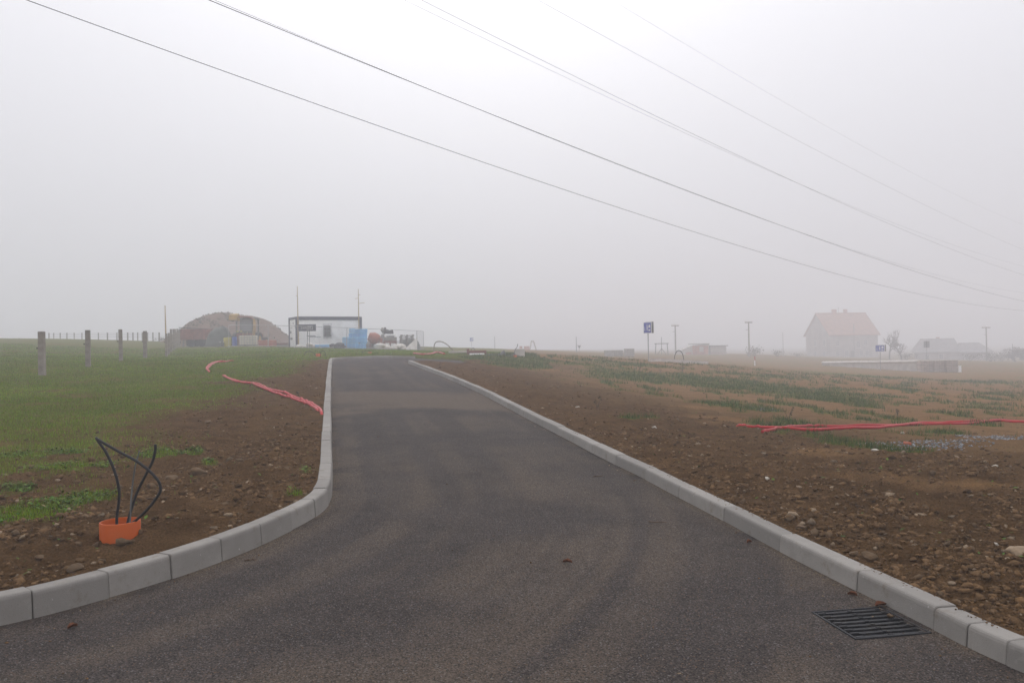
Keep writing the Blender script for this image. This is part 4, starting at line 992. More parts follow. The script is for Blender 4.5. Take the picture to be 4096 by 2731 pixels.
# pallets
def pallet(px, Z, dz, label, mat='greywood', rz=.3):
    p = site(px, Z, dz=dz); t = empty('wooden_pallet', p, rz); L, W = 1.2, .9
    for k in range(3): MB().box((0, -W / 2 + .07 + k * (W / 2 - .07), .02), (L, .1, .022)).build('bottom_board', M[mat], t)
    for k in range(3):
        for j in range(3): MB().box((-L / 2 + .08 + j * (L / 2 - .08), -W / 2 + .07 + k * (W / 2 - .07), .07), (.14, .1, .078)).build('spacer', M[mat], t)
    for k in range(5): MB().box((-L / 2 + .08 + k * (L - .16) / 4, 0, .12), (.13, W, .022)).build('top_board', M[mat], t)
    tag(t, label, 'pallet', 'stacked wooden pallets behind the fence'); return t
base = pallet(1628, 72.5, 0, 'first grey pallet from the ground in the tall stack behind the white sacks')
for k in range(1, 10):
    o = copy_tree(base); o['label'] = ORD[k] + ' grey pallet from the ground in the tall stack behind the white sacks'; o.location.z += .142 * k; o.location.x += random.uniform(-.06, .06); o.rotation_euler.z += random.uniform(-.06, .06)
for k in range(0, 6):
    o = copy_tree(base); o.location = site(1605, 72.3, dz=.142 * k); o.rotation_euler.z = .3 + random.uniform(-.05, .05); o['label'] = ORD[k] + ' grey pallet from the ground in the lower stack beside the wrapped load'
# wrapped load on blocks and dark scrap
def wrapped():
    p = site(1560, 72.0); t = empty('wrapped_load', p, R(12)); tag(t, 'dark pallet load topped with white wrapped panels behind the fence', 'load')
    MB().box((0, 0, .42), (1.15, .9, .8)).build('lower_crate', M['rust'], t, bevel=.02); MB().box((-.25, -.47, .42), (.35, .04, .4)).box((.28, -.47, .40), (.42, .04, .36)).build('white_label', M['signwhite'], t)
    MB().box((0, 0, .98), (1.2, .95, .28)).build('dark_layer', M['greywood'], t, bevel=.02); MB().box((.03, 0, 1.28), (1.0, .9, .3)).build('white_panels', M['white'], t, bevel=.04)
    MB().box((.03, -.46, 1.2), (.7, .02, .12)).build('printed_band', M['signgrey'], t)
wrapped()
def scrap():
    p = site(1535, 73.0); t = empty('scrap_heap', p); tag(t, 'dark jumbled heap of formwork and scrap behind the wrapped load', 'heap'); r = np.random.default_rng(4)
    for k in range(16):
        MB().box((0, 0, 0), (r.uniform(.3, .9), r.uniform(.05, .3), r.uniform(.1, .5)), rz=r.uniform(0, 3), rx=r.uniform(-.5, .5), ry=r.uniform(-.6, .6)).build('scrap_piece', M[['darksteel', 'greywood', 'tarp'][k % 3]], t, loc=(r.uniform(-.5, .75), r.uniform(-.3, .3), .25 + 1.6 * r.random() ** 1.2 * (1 if k % 4 else .9)))
scrap()
def heap(px, Z, w, h, d, mat, label, seed=0):
    p = site(px, Z); t = empty('covered_heap', p); n, m = 22, 14; r = np.random.default_rng(seed); V = []
    for j in range(m):
        for i in range(n):
            u, v = i / (n - 1) * 2 - 1, j / (m - 1) * 2 - 1; q = max(0, 1 - abs(u) ** 3.2) * max(0, 1 - abs(v) ** 3.2)
            V.append((u * w / 2, v * d / 2, h * q ** .55 * (.82 + .3 * float(fbm(np.array([u * 2.5 + seed]), np.array([v * 2.0]), seed, 3)[0])) - .05))
    mesh_np('cover', V, grid_faces(m, n), M[mat], t, False); MB().tube([(-w * .5, -d * .42, h * .45), (0, -d * .5, h * .4), (w * .5, -d * .42, h * .42)], .02, 6).build('tie_rope', M['greycable'], t)
    tag(t, label, 'heap')
heap(880, 70, 2.1, 1.85, 1.6, 'tarp', 'grey green tarpaulin heap between the rusty trailer and the barrels', 3)
heap(1640, 74.5, 2.0, 1.15, 1.4, 'tarp', 'low grey tarpaulin heap behind the white draped sheet', 8)
heap(1478, 72.3, 1.3, .8, 1.2, 'greywood', 'dull brown heap below the orange mixer', 12)

# rusty tipper trailer
def trailer():
    p = site(800, 73.5); t = empty('tipper_trailer', p, R(6)); tag(t, 'rust red high-sided tipper trailer in front of the earth mound', 'trailer')
    L, W = 2.9, 1.9
    f = MB()
    for y in (-W / 2, W / 2): f.box((0, y, 1.15), (L, .06, .95))
    f.box((-L / 2 + .03, 0, 1.15), (.06, W - .06, .95)); f.box((L / 2 - .03, 0, 1.15), (.06, W - .06, .95)); f.box((0, 0, .69), (L - .12, W - .06, .06)); f.build('bed', M['rust'], t)
    for k in range(6): MB().box((-L / 2 + .12 + k * (L - .24) / 5, -W / 2 - .05, 1.15), (.07, .05, .98)).build('rib', M['rust'], t)
    MB().box((0, 0, .55), (L * .9, .5, .16)).build('chassis', M['darksteel'], t)
    for x in (-.55, .45):
        for y in (-.8, .8):
            w = MB().tube([(x, y - .12, .38), (x, y + .12, .38)], .38, 18).build('wheel', M['black'], t); MB().tube([(x, y - .13, .38), (x, y + .13, .38)], .18, 12).build('rim', M['darksteel'], w)
    MB().tube([(-L / 2, 0, .5), (-L / 2 - 1.1, 0, .42)], .06, 8).build('drawbar', M['darksteel'], t)
    MB().tube([(-L / 2 - .12, -W / 2, 1.78), (L * .35, -W / 2, 1.62)], .035, 6).build('tarp_rail', M['darksteel'], t)
    MB().box((L * .32, -W / 2 - .03, .72), (.30, .05, .16)).build('lamp', M['yellow'], t); MB().box((L * .42, -W / 2 - .035, 1.15), (.2, .03, .16)).build('number_plate', M['signwhite'], t)
trailer()
# planks leaning upright
p0 = site(736, 72.8)
for k, (dx, h, ln, mt) in enumerate([(-.25, 1.75, .10, 'wood'), (-.08, 1.95, .02, 'greywood'), (.08, 1.88, -.02, 'wood'), (.26, 1.9, .05, 'greywood'), (.62, 1.55, .28, 'white')]):
    t = MB().box((0, 0, h / 2), (.16, .05, h)).build('leaning_plank', M[mt], None); t.location = (p0.x + dx, p0.y + .02 * k, p0.z - .05); t.rotation_euler = (-.12, ln, .1)
    tag(t, ['short weathered plank leaning at the outer edge of the plank row', 'tallest grey plank standing in the row by the trailer', 'yellowish plank standing between two grey planks', 'broad grey plank standing next to the yellowish plank', 'white plank leaning slantwise against the rusty trailer'][k], 'plank', 'planks standing beside the trailer')

# backhoe loader seen from behind
def backhoe():
    p = site(990, 70.5); t = empty('backhoe_loader', p, R(-4)); tag(t, 'muddy backhoe loader with grey cab and yellow arms parked before the mound', 'excavator')
    MB().box((0, .6, .85), (1.5, 2.4, .6)).build('chassis', M['rust'], t, bevel=.05)
    cab = MB()
    for x in (-.72, .72):
        for y in (-.55, .75): cab.box((x, y, 1.75), (.1, .1, 1.3))
    cab.box((0, .1, 2.43), (1.62, 1.5, .12)); cab.box((0, -.55, 1.2), (1.34, .08, .25)); c = cab.build('cab', M['tarp'], t)
    MB().box((.1, -.53, 1.82), (1.1, .03, .95)).build('rear_window', M['signgrey'], c); MB().box((.0, .1, 2.51), (1.0, .9, .05)).build('roof_hatch', M['white'], c)
    for x in (-.95, .95):
        w = MB().tube([(x - .2, .0, .62), (x + .2, .0, .62)], .62, 22).build('wheel', M['black'], t, False); MB().tube([(x - .21, .0, .62), (x + .21, .0, .62)], .3, 14).build('rim', M['yellow'], w)
        w = MB().tube([(x - .16, 1.7, .42), (x + .16, 1.7, .42)], .42, 18).build('wheel', M['black'], t); MB().tube([(x - .17, 1.7, .42), (x + .17, 1.7, .42)], .2, 12).build('rim', M['yellow'], w)
    MB().tube([(.85, -.7, .8), (1.05, -.95, 1.7), (.95, -.8, 2.35)], [.14, .13, .1], 6).build('boom', M['yellow'], t)
    MB().tube([(.95, -.8, 2.35), (.55, -.85, 2.52), (-.6, -.9, 2.6)], [.09, .08, .07], 6).build('dipper_arm', M['rust'], t)
    b = MB().prism([(-.4, -.25), (.3, -.3), (.42, .1), (.1, .32), (-.35, .2)], -.35, .35, Matrix.Translation((-.75, -.9, 2.55)) @ Matrix.Rotation(R(90), 4, 'Z')).build('bucket', M['yellow'], t)
    for x in (-.45, .45): MB().box((x, -.75, .5), (.12, .12, 1.0)).build('stabiliser_leg', M['rust'], t)
    for x in (-.62, -.3): MB().box((x, -.61, 1.32), (.16, .05, .13)).build('tail_light', M['yellowdrum'], t)
    MB().tube([(-.1, -.75, .5), (-.05, -.8, 1.25)], .03, 6).build('hydraulic_hose', M['bamboo'], t); MB().tube([(.3, -.75, .5), (.32, -.8, 1.25)], .03, 6).build('hydraulic_hose', M['bamboo'], t)
backhoe()
def ibc():
    p = site(995, 66.8); t = empty('liquid_container', p, R(5)); tag(t, 'white plastic liquid tank in a steel cage on a pallet', 'tank'); L, W, H = 1.35, 1.0, .78
    MB().box((0, 0, .14 + H / 2), (L - .06, W - .06, H)).build('plastic_bottle', M['ibc'], t, bevel=.06); MB().lathe([(.01, H + .2), (.12, H + .19), (.12, H + .1)], 14).build('lid', M['black'], t)
    for k in range(7):
        x = -L / 2 + k * L / 6; MB().box((x, -W / 2, .14 + H / 2), (.022, .022, H + .03)).box((x, W / 2, .14 + H / 2), (.022, .022, H + .03)).build('cage_upright', M['steel'], t)
    for k in range(5):
        z = .16 + k * (H - .02) / 4; MB().box((0, -W / 2 - .018, z), (L + .03, .018, .02)).box((0, W / 2 + .018, z), (L + .03, .018, .02)).box((-L / 2 - .02, 0, z), (.018, W + .02, .02)).box((L / 2 + .02, 0, z), (.018, W + .02, .02)).build('cage_rail', M['steel'], t)
    for k in range(3): MB().box((-L / 2 + .1 + k * (L / 2 - .1), 0, .06), (.2, W, .12)).build('pallet_block', M['greywood'], t)
ibc()
def drum(px, Z, h, r, mat, label, grp=None):
    p = site(px, Z); t = empty('barrel', p); tag(t, label, 'barrel', grp)
    MB().lathe([(.01, 0), (r * .93, 0), (r, .05), (r, h * .32), (r * 1.03, h * .34), (r, h * .37), (r, h * .64), (r * 1.03, h * .67), (r, h * .7), (r, h * .92), (r * .9, h * .985)], 22).build('body', M[mat], t, True)
    MB().lathe([(r * .9, h * .985), (r * .88, h), (.01, h)], 22).build('lid', M[mat], t, True)
drum(939, 67.6, .82, .19, 'bluedrum', 'blue plastic barrel standing beside the caged white tank'); drum(905, 67.9, .78, .21, 'yellowdrum', 'dull yellow barrel standing farther from the blue barrel'); drum(917, 67.6, .80, .19, 'yellowdrum', 'dull yellow barrel standing right next to the blue barrel')
def jerry(px, Z, label):
    p = site(px, Z); t = empty('canister', p, .3); tag(t, label, 'canister'); MB().box((0, 0, .2), (.42, .25, .4)).build('body', M['tarp'], t, bevel=.05); MB().tube([(-.1, 0, .4), (-.08, 0, .47), (.08, 0, .47), (.1, 0, .4)], .02, 6).build('handle', M['tarp'], t); MB().tube([(.16, 0, .38), (.18, 0, .45)], .04, 8).build('cap', M['sack'], t)
jerry(872, 67.4, 'grey canister on the grass with a pale cap, outer one of two'); jerry(886, 67.6, 'grey canister on the grass next to the yellow barrels')
# orange drainage pipes
p0 = site(1068, 68.4); k = 0
for row, cnt in enumerate((4, 3, 2)):
    for i in range(cnt):
        L = 1.5; pts = []; rs = []
        for j in range(41): pts.append((-L / 2 + L * j / 40, 0, 0)); rs.append(.105 if j % 2 else .092)
        t = empty('drainage_pipe', (p0.x + random.uniform(-.05, .05), p0.y + (i - (cnt - 1) / 2) * .215, p0.z + .08 + row * .185), R(8)); MB().tube(pts, rs, 12, False).build('pipe_wall', M['mixer'], t); MB().tube([(-L / 2 - .06, 0, 0), (-L / 2 + .08, 0, 0)], .112, 12, False).build('socket', M['mixer'], t)
        tag(t, 'orange drainage pipe in the ' + ['bottom', 'middle', 'top'][row] + ' row of the stack beside the caged tank', 'pipe', 'stack of orange drainage pipes')
p = site(1120, 69.5); t = empty('timber_stack', p, R(5)); tag(t, 'low stack of dark timber beams between orange pipes and container', 'timber')
for k in range(6): MB().box((random.uniform(-.06, .06), (k % 3 - 1) * .22, .1 + .17 * (k // 3)), (1.5, .18, .15)).build('beam', M['rust' if k % 2 else 'greywood'], t)
def bush(name, px, Z, w, h, label, n=500, mat='weed', group=None):
    p = site(px, Z); t = empty(name, p); r = np.random.default_rng(px); q = r.normal(size=(n, 3)); q /= np.linalg.norm(q, axis=1)[:, None]; q *= (r.random((n, 1)) ** .5)
    c = q * np.array([w / 2, w / 2, h * .5]) * (1 + .35 * np.sin(q[:, :1] * 7 + q[:, 1:2] * 5)) + np.array([0, 0, h * .52]); s = h * .055
    d1 = r.normal(size=(n, 3)) * s; d2 = r.normal(size=(n, 3)) * s; V = np.stack([c, c + d1, c + d2], 1).reshape(-1, 3)
    mesh_np('crown', V, np.arange(3 * n).reshape(-1, 3), M[mat], t)
    b = MB()
    for k in range(7): b.tube([(0, 0, -.1), (r.uniform(-.2, .2) * w, r.uniform(-.2, .2) * w, h * .4), (r.uniform(-.45, .45) * w, r.uniform(-.4, .4) * w, h * r.uniform(.7, 1.0))], [h * .02, h * .012, h * .004], 5)
    b.build('stem', M['bark'], t); tag(t, label, 'shrub', group)
bush('shrub', 848, 71, 1.3, .8, 'green shrub growing under the rusty trailer'); bush('shrub', 650, 86, 2.2, .7, 'low shrub on the crest beside the distant wire fence')

# hoops and stub pipes beyond the road end
def hoop(pxs, Z, r, label, mat='black'):
    pts = [Vector(P(a, b, Z)) for a, b in pxs]; pts[0].z -= .12; pts[-1].z -= .1
    o = MB().tube(spline(pts, 6), r, 8).build('cable_hoop', M[mat], None, True); return tag(o, label, 'cable')
hoop([(1213, 1418), (1222, 1410), (1236, 1405), (1250, 1408), (1260, 1418), (1265, 1428)], 40.6, .012, 'thin black cable arching over the grass into the small orange stub')
hoop([(1281, 1430), (1282, 1418), (1285, 1406), (1292, 1402), (1299, 1407), (1302, 1416)], 40.4, .013, 'black cable hook rising from the small orange stub')
hoop([(1444, 1412), (1452, 1406), (1466, 1403), (1480, 1404), (1488, 1412)], 43, .012, 'thin black cable bow in the grass beyond the far kerb')
def ministub(px, py, Z, r, h, label):
    x = xat(px, Z, py); t = empty('pipe_stub', (x, Z, s1(x, Z))); MB().lathe([(r, -.1), (r, h), (r - .01, h), (r - .01, -.1)], 20).build('pipe_wall', M['orange'], t, True); MB().lathe([(r - .01, h * .6), (.001, h * .6)], 16).build('bore_disc', M['blackfoil'], t); tag(t, label, 'pipe')  # black disc closes the pipe part way down
ministub(1274, 1430, 40.5, .13, .15, 'small orange pipe stub with two cables beyond the road end'); ministub(1479, 1412, 43, .10, .10, 'brownish orange pipe stub under the cable bow'); ministub(2060, 1432, 43.5, .10, .12, 'small orange pipe stub beside the black foil and concrete block')
conduit([(1655, 1418), (1690, 1422), (1720, 1420), (1750, 1415), (1778, 1420)], .055, 'faded pink corrugated conduit lying beyond the end of the right kerb', ribs=True)
hoop([(1737, 1402), (1736, 1390), (1740, 1373), (1750, 1366), (1768, 1367), (1788, 1378), (1806, 1395), (1824, 1408)], 48, .03, 'long grey pipe bent in a high arch above the debris', 'post')
hoop([(2055, 1416), (2060, 1400), (2068, 1388), (2071, 1368)], 44.2, .013, 'crooked black rod standing up from the black foil', 'black')
def debris(px, py, Z, dims, mat, label, cat, name, rz=0.0, tilt=0.0, legs=True):
    x = xat(px, Z, py); t = empty(name, (x, Z, s1(x, Z)), rz); d = dims
    MB().box((0, 0, d[2] / 2 + (.06 if legs else -.02)), d, ry=tilt).build('slab', M[mat], t, bevel=min(d) * .12)
    if legs:
        for f in (-.35, .35): MB().box((d[0] * f, 0, .02), (.10, d[1] * .9, .08)).build('bearer', M['wood'], t)
    tag(t, label, cat)
debris(1850, 1412, 46.5, (1.6, .6, .10), 'slab', 'thin pale concrete slab lying on bearers behind the dark boards', 'slab', 'concrete_slab', .05)
debris(1908, 1416, 45.5, (1.05, .6, .20), 'rust', 'dark brown stack of boards behind the white plank', 'boards', 'board_stack', .1)
debris(1908, 1422, 44.3, (.82, .22, .08), 'white', 'bright white plank lying on the soil beyond the right kerb', 'plank', 'plank', -.03)
debris(1872, 1415, 46, (.14, .3, .34), 'rust', 'upright brown block at the end of the dark board stack', 'block', 'timber_block', .1, legs=False)
debris(2078, 1428, 44.8, (.52, .55, .46), 'slab', 'pale grey concrete block standing beside the black foil', 'block', 'concrete_block', .2, legs=False)
def foil(px, Z, w, h, lean, label):
    p = site(px, Z); t = empty('black_foil', p); r = np.random.default_rng(px); n, m = 12, 8; V = []
    for j in range(m):
        for i in range(n):
            u, v = i / (n - 1), j / (m - 1); z = h * max(0, 1 - abs(u - lean) / (lean if u < lean else 1 - lean)) ** 1.3 * (1 - abs(v - .5) * 1.5 if abs(v - .5) < .5 else 0) + r.uniform(0, .05); V.append(((u - .5) * w, (v - .5) * .6, max(0, z)))
    mesh_np('foil', V, grid_faces(m, n), M['blackfoil'], t); lump = ico(1); mesh_np('weight_stone', lump[0] * .07 + np.array([w * .3, -.25, .05]), lump[1], M['stone'], t); tag(t, label, 'foil')
foil(2003, 45, .62, .36, .82, 'black foil pulled up into a peak beyond the right kerb'); foil(2048, 44.5, .70, .20, .7, 'flatter black foil with the crooked rod standing in it'); foil(1968, 45.3, .5, .12, .2, 'small strip of black foil beside the peaked foil')

# ================================================================== SIGNS
def zone_sign(px, py, Z, label, yaw, w=.95, h=.80, clear=1.9, back=False, lean=0.0, second=True):
    x = xat(px, Z, py); z = s1(x, Z); t = empty('road_sign', (x, Z, z), yaw); tag(t, label, 'sign')
    zc = clear + h / 2
    MB().tube([(0, .06, -.3), (0, .06, zc + h * .4)], .035, 10).build('pole', M['steel'], t)
    if back:
        pn = MB().box((0, 0, zc), (w, .03, h)).build('panel', M['signgrey'], t); MB().box((0, -.03, zc), (.09, .03, h * .98)).build('stiffener', M['darksteel'], pn)
        for f in (-.28, .28): MB().box((0, -.022, zc + h * f), (w * .96, .012, .05)).build('rail', M['steel'], pn)
        return t
    pn = MB().box((0, 0, zc), (w, .03, h)).build('panel', M['signwhite'], t, bevel=.006)
    MB().box((0, -.018, zc), (w - .09, .012, h - .09)).build('blue_face', M['signblue'], pn)
    q = MB(); y = -.028
    k_ = w / .95
    q.prism([(.14 * k_, .0), (.14 * k_, .15), (.24 * k_, .23), (.34 * k_, .15), (.34 * k_, .0)], y - .004, y, Matrix.Translation((0, 0, zc)))          # house
    q.box((-.03 * k_, y, zc + .19), (.07 * k_, .006, .08)); q.prism([(-.08 * k_, -.0), (-.07 * k_, .13), (.02 * k_, .13), (.03 * k_, -.0), (0, -.20), (-.05 * k_, -.20)], y - .004, y, Matrix.Translation((0, 0, zc + .0)))   # person
    q.box((-.30 * k_, y, zc + .02), (.05 * k_, .006, .06)); q.prism([(-.33 * k_, -.20), (-.32 * k_, -.03), (-.28 * k_, -.03), (-.27 * k_, -.20)], y - .004, y, Matrix.Translation((0, 0, zc)))  # child
    q.box((.22 * k_, y, zc - .19), (.22 * k_, .006, .06)); q.box((.22 * k_, y, zc - .14), (.13 * k_, .006, .05))                                      # car
    q.build('pictogram', M['signwhite'], pn)
    if second:
        MB().box((w * .12, .16, zc + .02), (w * .98, .03, h)).build('rear_panel', M['signgrey'], t)
        MB().box((0, .10, zc), (.1, .1, .08)).build('clamp', M['darksteel'], t)
    return t
zone_sign(2593, 1449, 55, 'blue residential zone sign on a tall pole standing in the right field', R(-36), .62, .78, 1.93)
zone_sign(3522, 1482, 86, 'blue residential zone sign on a pole before the low concrete wall', R(-32), .95, .72, 2.05)
zone_sign(3708, 1445, 115, 'grey back of a road sign on a pole before the dark farmhouse', R(-30), .75, .92, 2.2, back=True)
zone_sign(1887, 1394, 150, 'faint small road sign on a pole far out in the fog', R(0), .72, .72, 1.3, second=False)
# marker post
p = site(3018, 82); t = empty('marker_post', p); MB().box((0, 0, .45), (.10, .06, 1.1)).build('shaft', M['signwhite'], t); MB().box((0, -.035, .8), (.10, .012, .4)).build('red_band', M['red'], t); tag(t, 'small red and white marker post on the far embankment', 'marker')
# yield sign and thin poles
def far_sign():
    p = site(2317, 120); t = empty('yield_sign', p); MB().tube([(0, .05, -.2), (0, .05, .9)], .03, 8).build('pole', M['steel'], t); MB().prism([(-.4, 1.15), (.4, 1.15), (0, .45)], -.02, 0).build('panel', M['signwhite'], t); MB().prism([(-.22, 1.05), (.22, 1.05), (0, .65)], -.035, -.022).build('inner_face', M['signgrey'], t); tag(t, 'small triangular yield sign far out in the fog', 'sign')
far_sign()
def mast(px, pyt, Z, r, label, base=None):
    x = xat(px, Z); z = g1(x, Z) + .05; zt = P(px, pyt, Z)[2] - z; t = empty('mast', (x, Z, z)); MB().tube([(0, 0, -.2), (0, 0, zt)], [r, r * .7], 8).build('shaft', M['greycable'], t); MB().box((0, 0, .1), (r * 5, r * 5, .25)).build('base', M['block'], t)
    if base:
        for sx in (-1, 1): MB().tube([(sx * 1.1, 0, -.1), (sx * .95, 0, 2.0)], .07, 6).build('frame_leg', M['greycable'], t)
        MB().tube([(-1.2, 0, 2.0), (1.2, 0, 2.0)], .08, 6).build('frame_beam', M['greycable'], t); MB().tube([(-.9, 0, -.1), (0, 0, 1.2), (.9, 0, -.1)], .07, 6).build('brace', M['greycable'], t)
    tag(t, label, 'mast')
mast(2306, 1347, 115, .05, 'thin bare mast beside the small yield sign'); mast(1980, 1345, 150, .05, 'very faint thin mast beyond the road end'); mast(2647, 1348, 135, .06, 'thin mast rising from a frame behind the blue zone sign', True); mast(3133, 1330, 150, .04, 'faint thin mast beside the big house'); mast(4051, 1375, 150, .05, 'thin post standing behind the round bare tree')
def utility(px, pyt, Z, label, w=1.3):
    x = xat(px, Z); z = g1(x, Z); h = P(px, pyt, Z)[2] - z; t = empty('utility_pole', (x, Z, z), R(10)); MB().tube([(0, 0, -.3), (0, 0, h)], [.15, .11], 10).build('shaft', M['post'], t)
    MB().box((0, 0, h - .1), (w * 1.5, .16, .2)).build('crossarm', M['post'], t)
    for dx in (-.6, 0, .6): MB().lathe([(.01, 0), (.08, .02), (.05, .2), (.08, .24), (.01, .3)], 8, Matrix.Translation((dx * w, 0, h))).build('insulator', M['white'], t)
    MB().box((-.3, 0, h * .78), (.5, .08, .08)).build('side_arm', M['post'], t); tag(t, label, 'utility pole')
utility(2703, 1300, 150, 'concrete utility pole beside the unfinished brick house', 1.0); utility(2997, 1287, 138, 'thicker concrete utility pole between the unfinished house and the big house', .9); utility(3947, 1308, 165, 'faint utility pole right of the dark farmhouse')

# ================================================================== HOUSES AND FAR THINGS
def windows(t, lst, face):
    for (u, v, w, h) in lst:
        f = MB()
        if face == 'x':     # wall plane y=0
            f.box((u, -.03, v), (w + .2, .08, h + .2)); o = f.build('window', M['slab'], t); MB().box((u - w * .25, -.075, v), (w * .44, .03, h)).build('pane', M['farglass'], o); MB().box((u + w * .25, -.075, v), (w * .44, .03, h)).build('pane', M['farglass'], o); MB().box((u, -.1, v - h / 2 - .12), (w + .3, .2, .06)).build('sill', M['signwhite'], o)
        else:               # wall plane x=0
            f.box((-.03, u, v), (.08, w + .2, h + .2)); o = f.build('window', M['slab'], t); MB().box((-.075, u - w * .25, v), (.03, w * .44, h)).build('pane', M['farglass'], o); MB().box((-.075, u + w * .25, v), (.03, w * .44, h)).build('pane', M['farglass'], o); MB().box((-.1, u, v - h / 2 - .12), (.2, w + .3, .06)).build('sill', M['signwhite'], o)
def big_house():
    Z = 215; c = P(3320, 1432, Z); t = empty('house', (c[0], c[1], c[2] - .4), R(14.2)); tag(t, 'large old plastered house with orange tiled gable roof and two chimneys', 'house')
    L, W, E, H = 15.2, 10.6, 6.9, 12.5
    w = MB(); w.prism([(0, 0), (0, E), (W / 2, H - .15), (W, E), (W, 0)], 0, L, Matrix.Rotation(R(90), 4, 'Z') @ Matrix.Scale(-1, 4, (0, 1, 0))).build('wall', M['plaster'], t)
    r = MB(); o = .5; k = (H - E) / (W / 2)
    for sgn in (0, 1):
        y0, y1 = (-o, W / 2) if sgn == 0 else (W + o, W / 2)
        V = [(-o, y0, E - o * k), (L + o, y0, E - o * k), (L + o, y1, H), (-o, y1, H)]; V += [(x, y, z + .22) for x, y, z in V]
        r.add(V, [(0, 1, 2, 3), (4, 5, 6, 7), (0, 1, 5, 4), (1, 2, 6, 5), (2, 3, 7, 6), (3, 0, 4, 7)])
    rf = r.build('roof', M['roof'], t); MB().tube([(-o, W / 2, H + .2), (L + o, W / 2, H + .2)], .16, 8).build('ridge', M['roof'], rf)
    for x, s_ in ((5.6, 1.1), (9.2, .8)): ch = MB().box((x, W / 2 + .2, H + .55), (s_, .8, 1.5)).build('chimney', M['brickpink'], rf)
    MB().tube([(6.9, W / 2, H), (6.9, W / 2, H + 1.9)], .04, 6).box((6.9, W / 2, H + 1.6), (1.1, .04, .04)).build('antenna', M['wire'], rf)
    MB().box((7.6, -.05, E / 2 + 1.5), (.18, .12, E + 2.4)).build('downpipe', M['greyroof'], t)
    windows(t, [(2.3, 1.6, 1.0, 1.5), (6.2, 1.6, 1.0, 1.5), (2.3, 4.5, 1.0, 1.4), (6.2, 4.5, 1.0, 1.4)], 'y'); windows(t, [(2.4, 1.6, 1.1, 1.5), (5.2, 1.6, 1.1, 1.5), (9.8, 1.6, 1.0, 1.5), (11.6, 1.6, 1.0, 1.5), (2.4, 4.4, 1.1, 1.4), (8.9, 4.0, 1.2, 1.8), (11.2, 4.4, 1.1, 1.4)], 'x')
    MB().box((4, -.9, .2), (8.5, 1.8, .5)).build('terrace', M['slab'], t); MB().box((7.0, -.06, 1.15), (1.1, .12, 2.2)).build('door', M['bark'], t)
big_house()
def farmhouse():
    Z = 190; c = P(3668, 1446, Z); t = empty('farmhouse', (c[0], c[1], c[2] - .3), R(-18)); tag(t, 'low dark farmhouse with hipped roof and a lower wing, dim in the fog', 'house'); s = Z / FPX
    L1, E1, H1, L2, H2 = 154 * s * 1.02, 2.6, 91 * s + .3, 118 * s, 72 * s + .3
    MB().box((L1 / 2, 3, E1 / 2), (L1 - .8, 6, E1)).build('wall', M['plaster'], t); MB().box((L1 + L2 / 2 - .6, 3.2, E1 / 2 - .1), (L2 - .4, 5, E1 - .2)).build('wing_wall', M['plaster'], t)
    def hip(x0, x1, y0, y1, e, h, ha, hb):
        b = MB(); ym = (y0 + y1) / 2; b.add([(x0, y0, e), (x1, y0, e), (x1, y1, e), (x0, y1, e), (x0 + ha, ym, h), (x1 - hb, ym, h)], [(0, 1, 5, 4), (2, 3, 4, 5), (3, 0, 4), (1, 2, 5), (0, 3, 2, 1)]); return b
    a = hip(-.6, L1 + .2, -.5, 6.5, E1 - .15, H1, 1.9, 1.0).build('roof', M['greyroof'], t); MB().box((L1 * .55, 3.4, H1 - .2), (.7, .7, 1.0)).build('chimney', M['brickpink'], a)
    hip(L1 - .3, L1 + L2, -.2, 6.4, E1 - .3, H2, .4, 2.6).build('wing_roof', M['greyroof'], t); windows(t, [(2.2, 1.4, .9, 1.2), (5.2, 1.4, .9, 1.2), (10.5, 1.3, .9, 1.1)], 'x')
farmhouse()
def unfinished():
    Z = 150; c = P(2706, 1418, Z); s = Z / FPX; t = empty('unfinished_house', (c[0], c[1], c[2] - .3), R(-6)); tag(t, 'unfinished pink brick bungalow with sloping grey parapet, pale in the fog', 'house')
    prof = [(0, 0), (0, .9), (20 * s, 24 * s), (60 * s, 40 * s), (128 * s, 47 * s), (128 * s, 0)]
    MB().prism([(x, z + .0) for x, z in prof], 0, 5.5).build('wall', M['slab'], t); MB().box((94 * s, -.06, 21 * s), (62 * s, .12, 38 * s)).build('brick_front', M['brickpink'], t); MB().box((48 * s, -.04, 8 * s), (24 * s, .1, 15 * s)).build('brick_front', M['brickpink'], t)
    MB().box((98 * s, -.14, 26 * s), (.75, .06, 1.0)).build('window', M['slab'], t); MB().box((95 * s, 2.6, 47.5 * s), (70 * s, 5.9, .14)).build('roof_slab', M['block'], t)
    c = P(2841, 1418, Z); t = empty('unfinished_house', (c[0], c[1], c[2] - .3), R(-6)); tag(t, 'unfinished pale block garage with flat overhanging roof beside the brick bungalow', 'house')
    MB().box((32 * s, 2.5, 20 * s), (62 * s, 5, 40 * s)).build('wall', M['slab'], t); MB().box((34 * s, 2.4, 41 * s), (72 * s, 5.4, .18)).build('roof_slab', M['greyroof'], t); MB().box((32 * s, -.04, 8 * s), (60 * s, .1, 14 * s)).build('garage_door', M['pavers'], t)
unfinished()
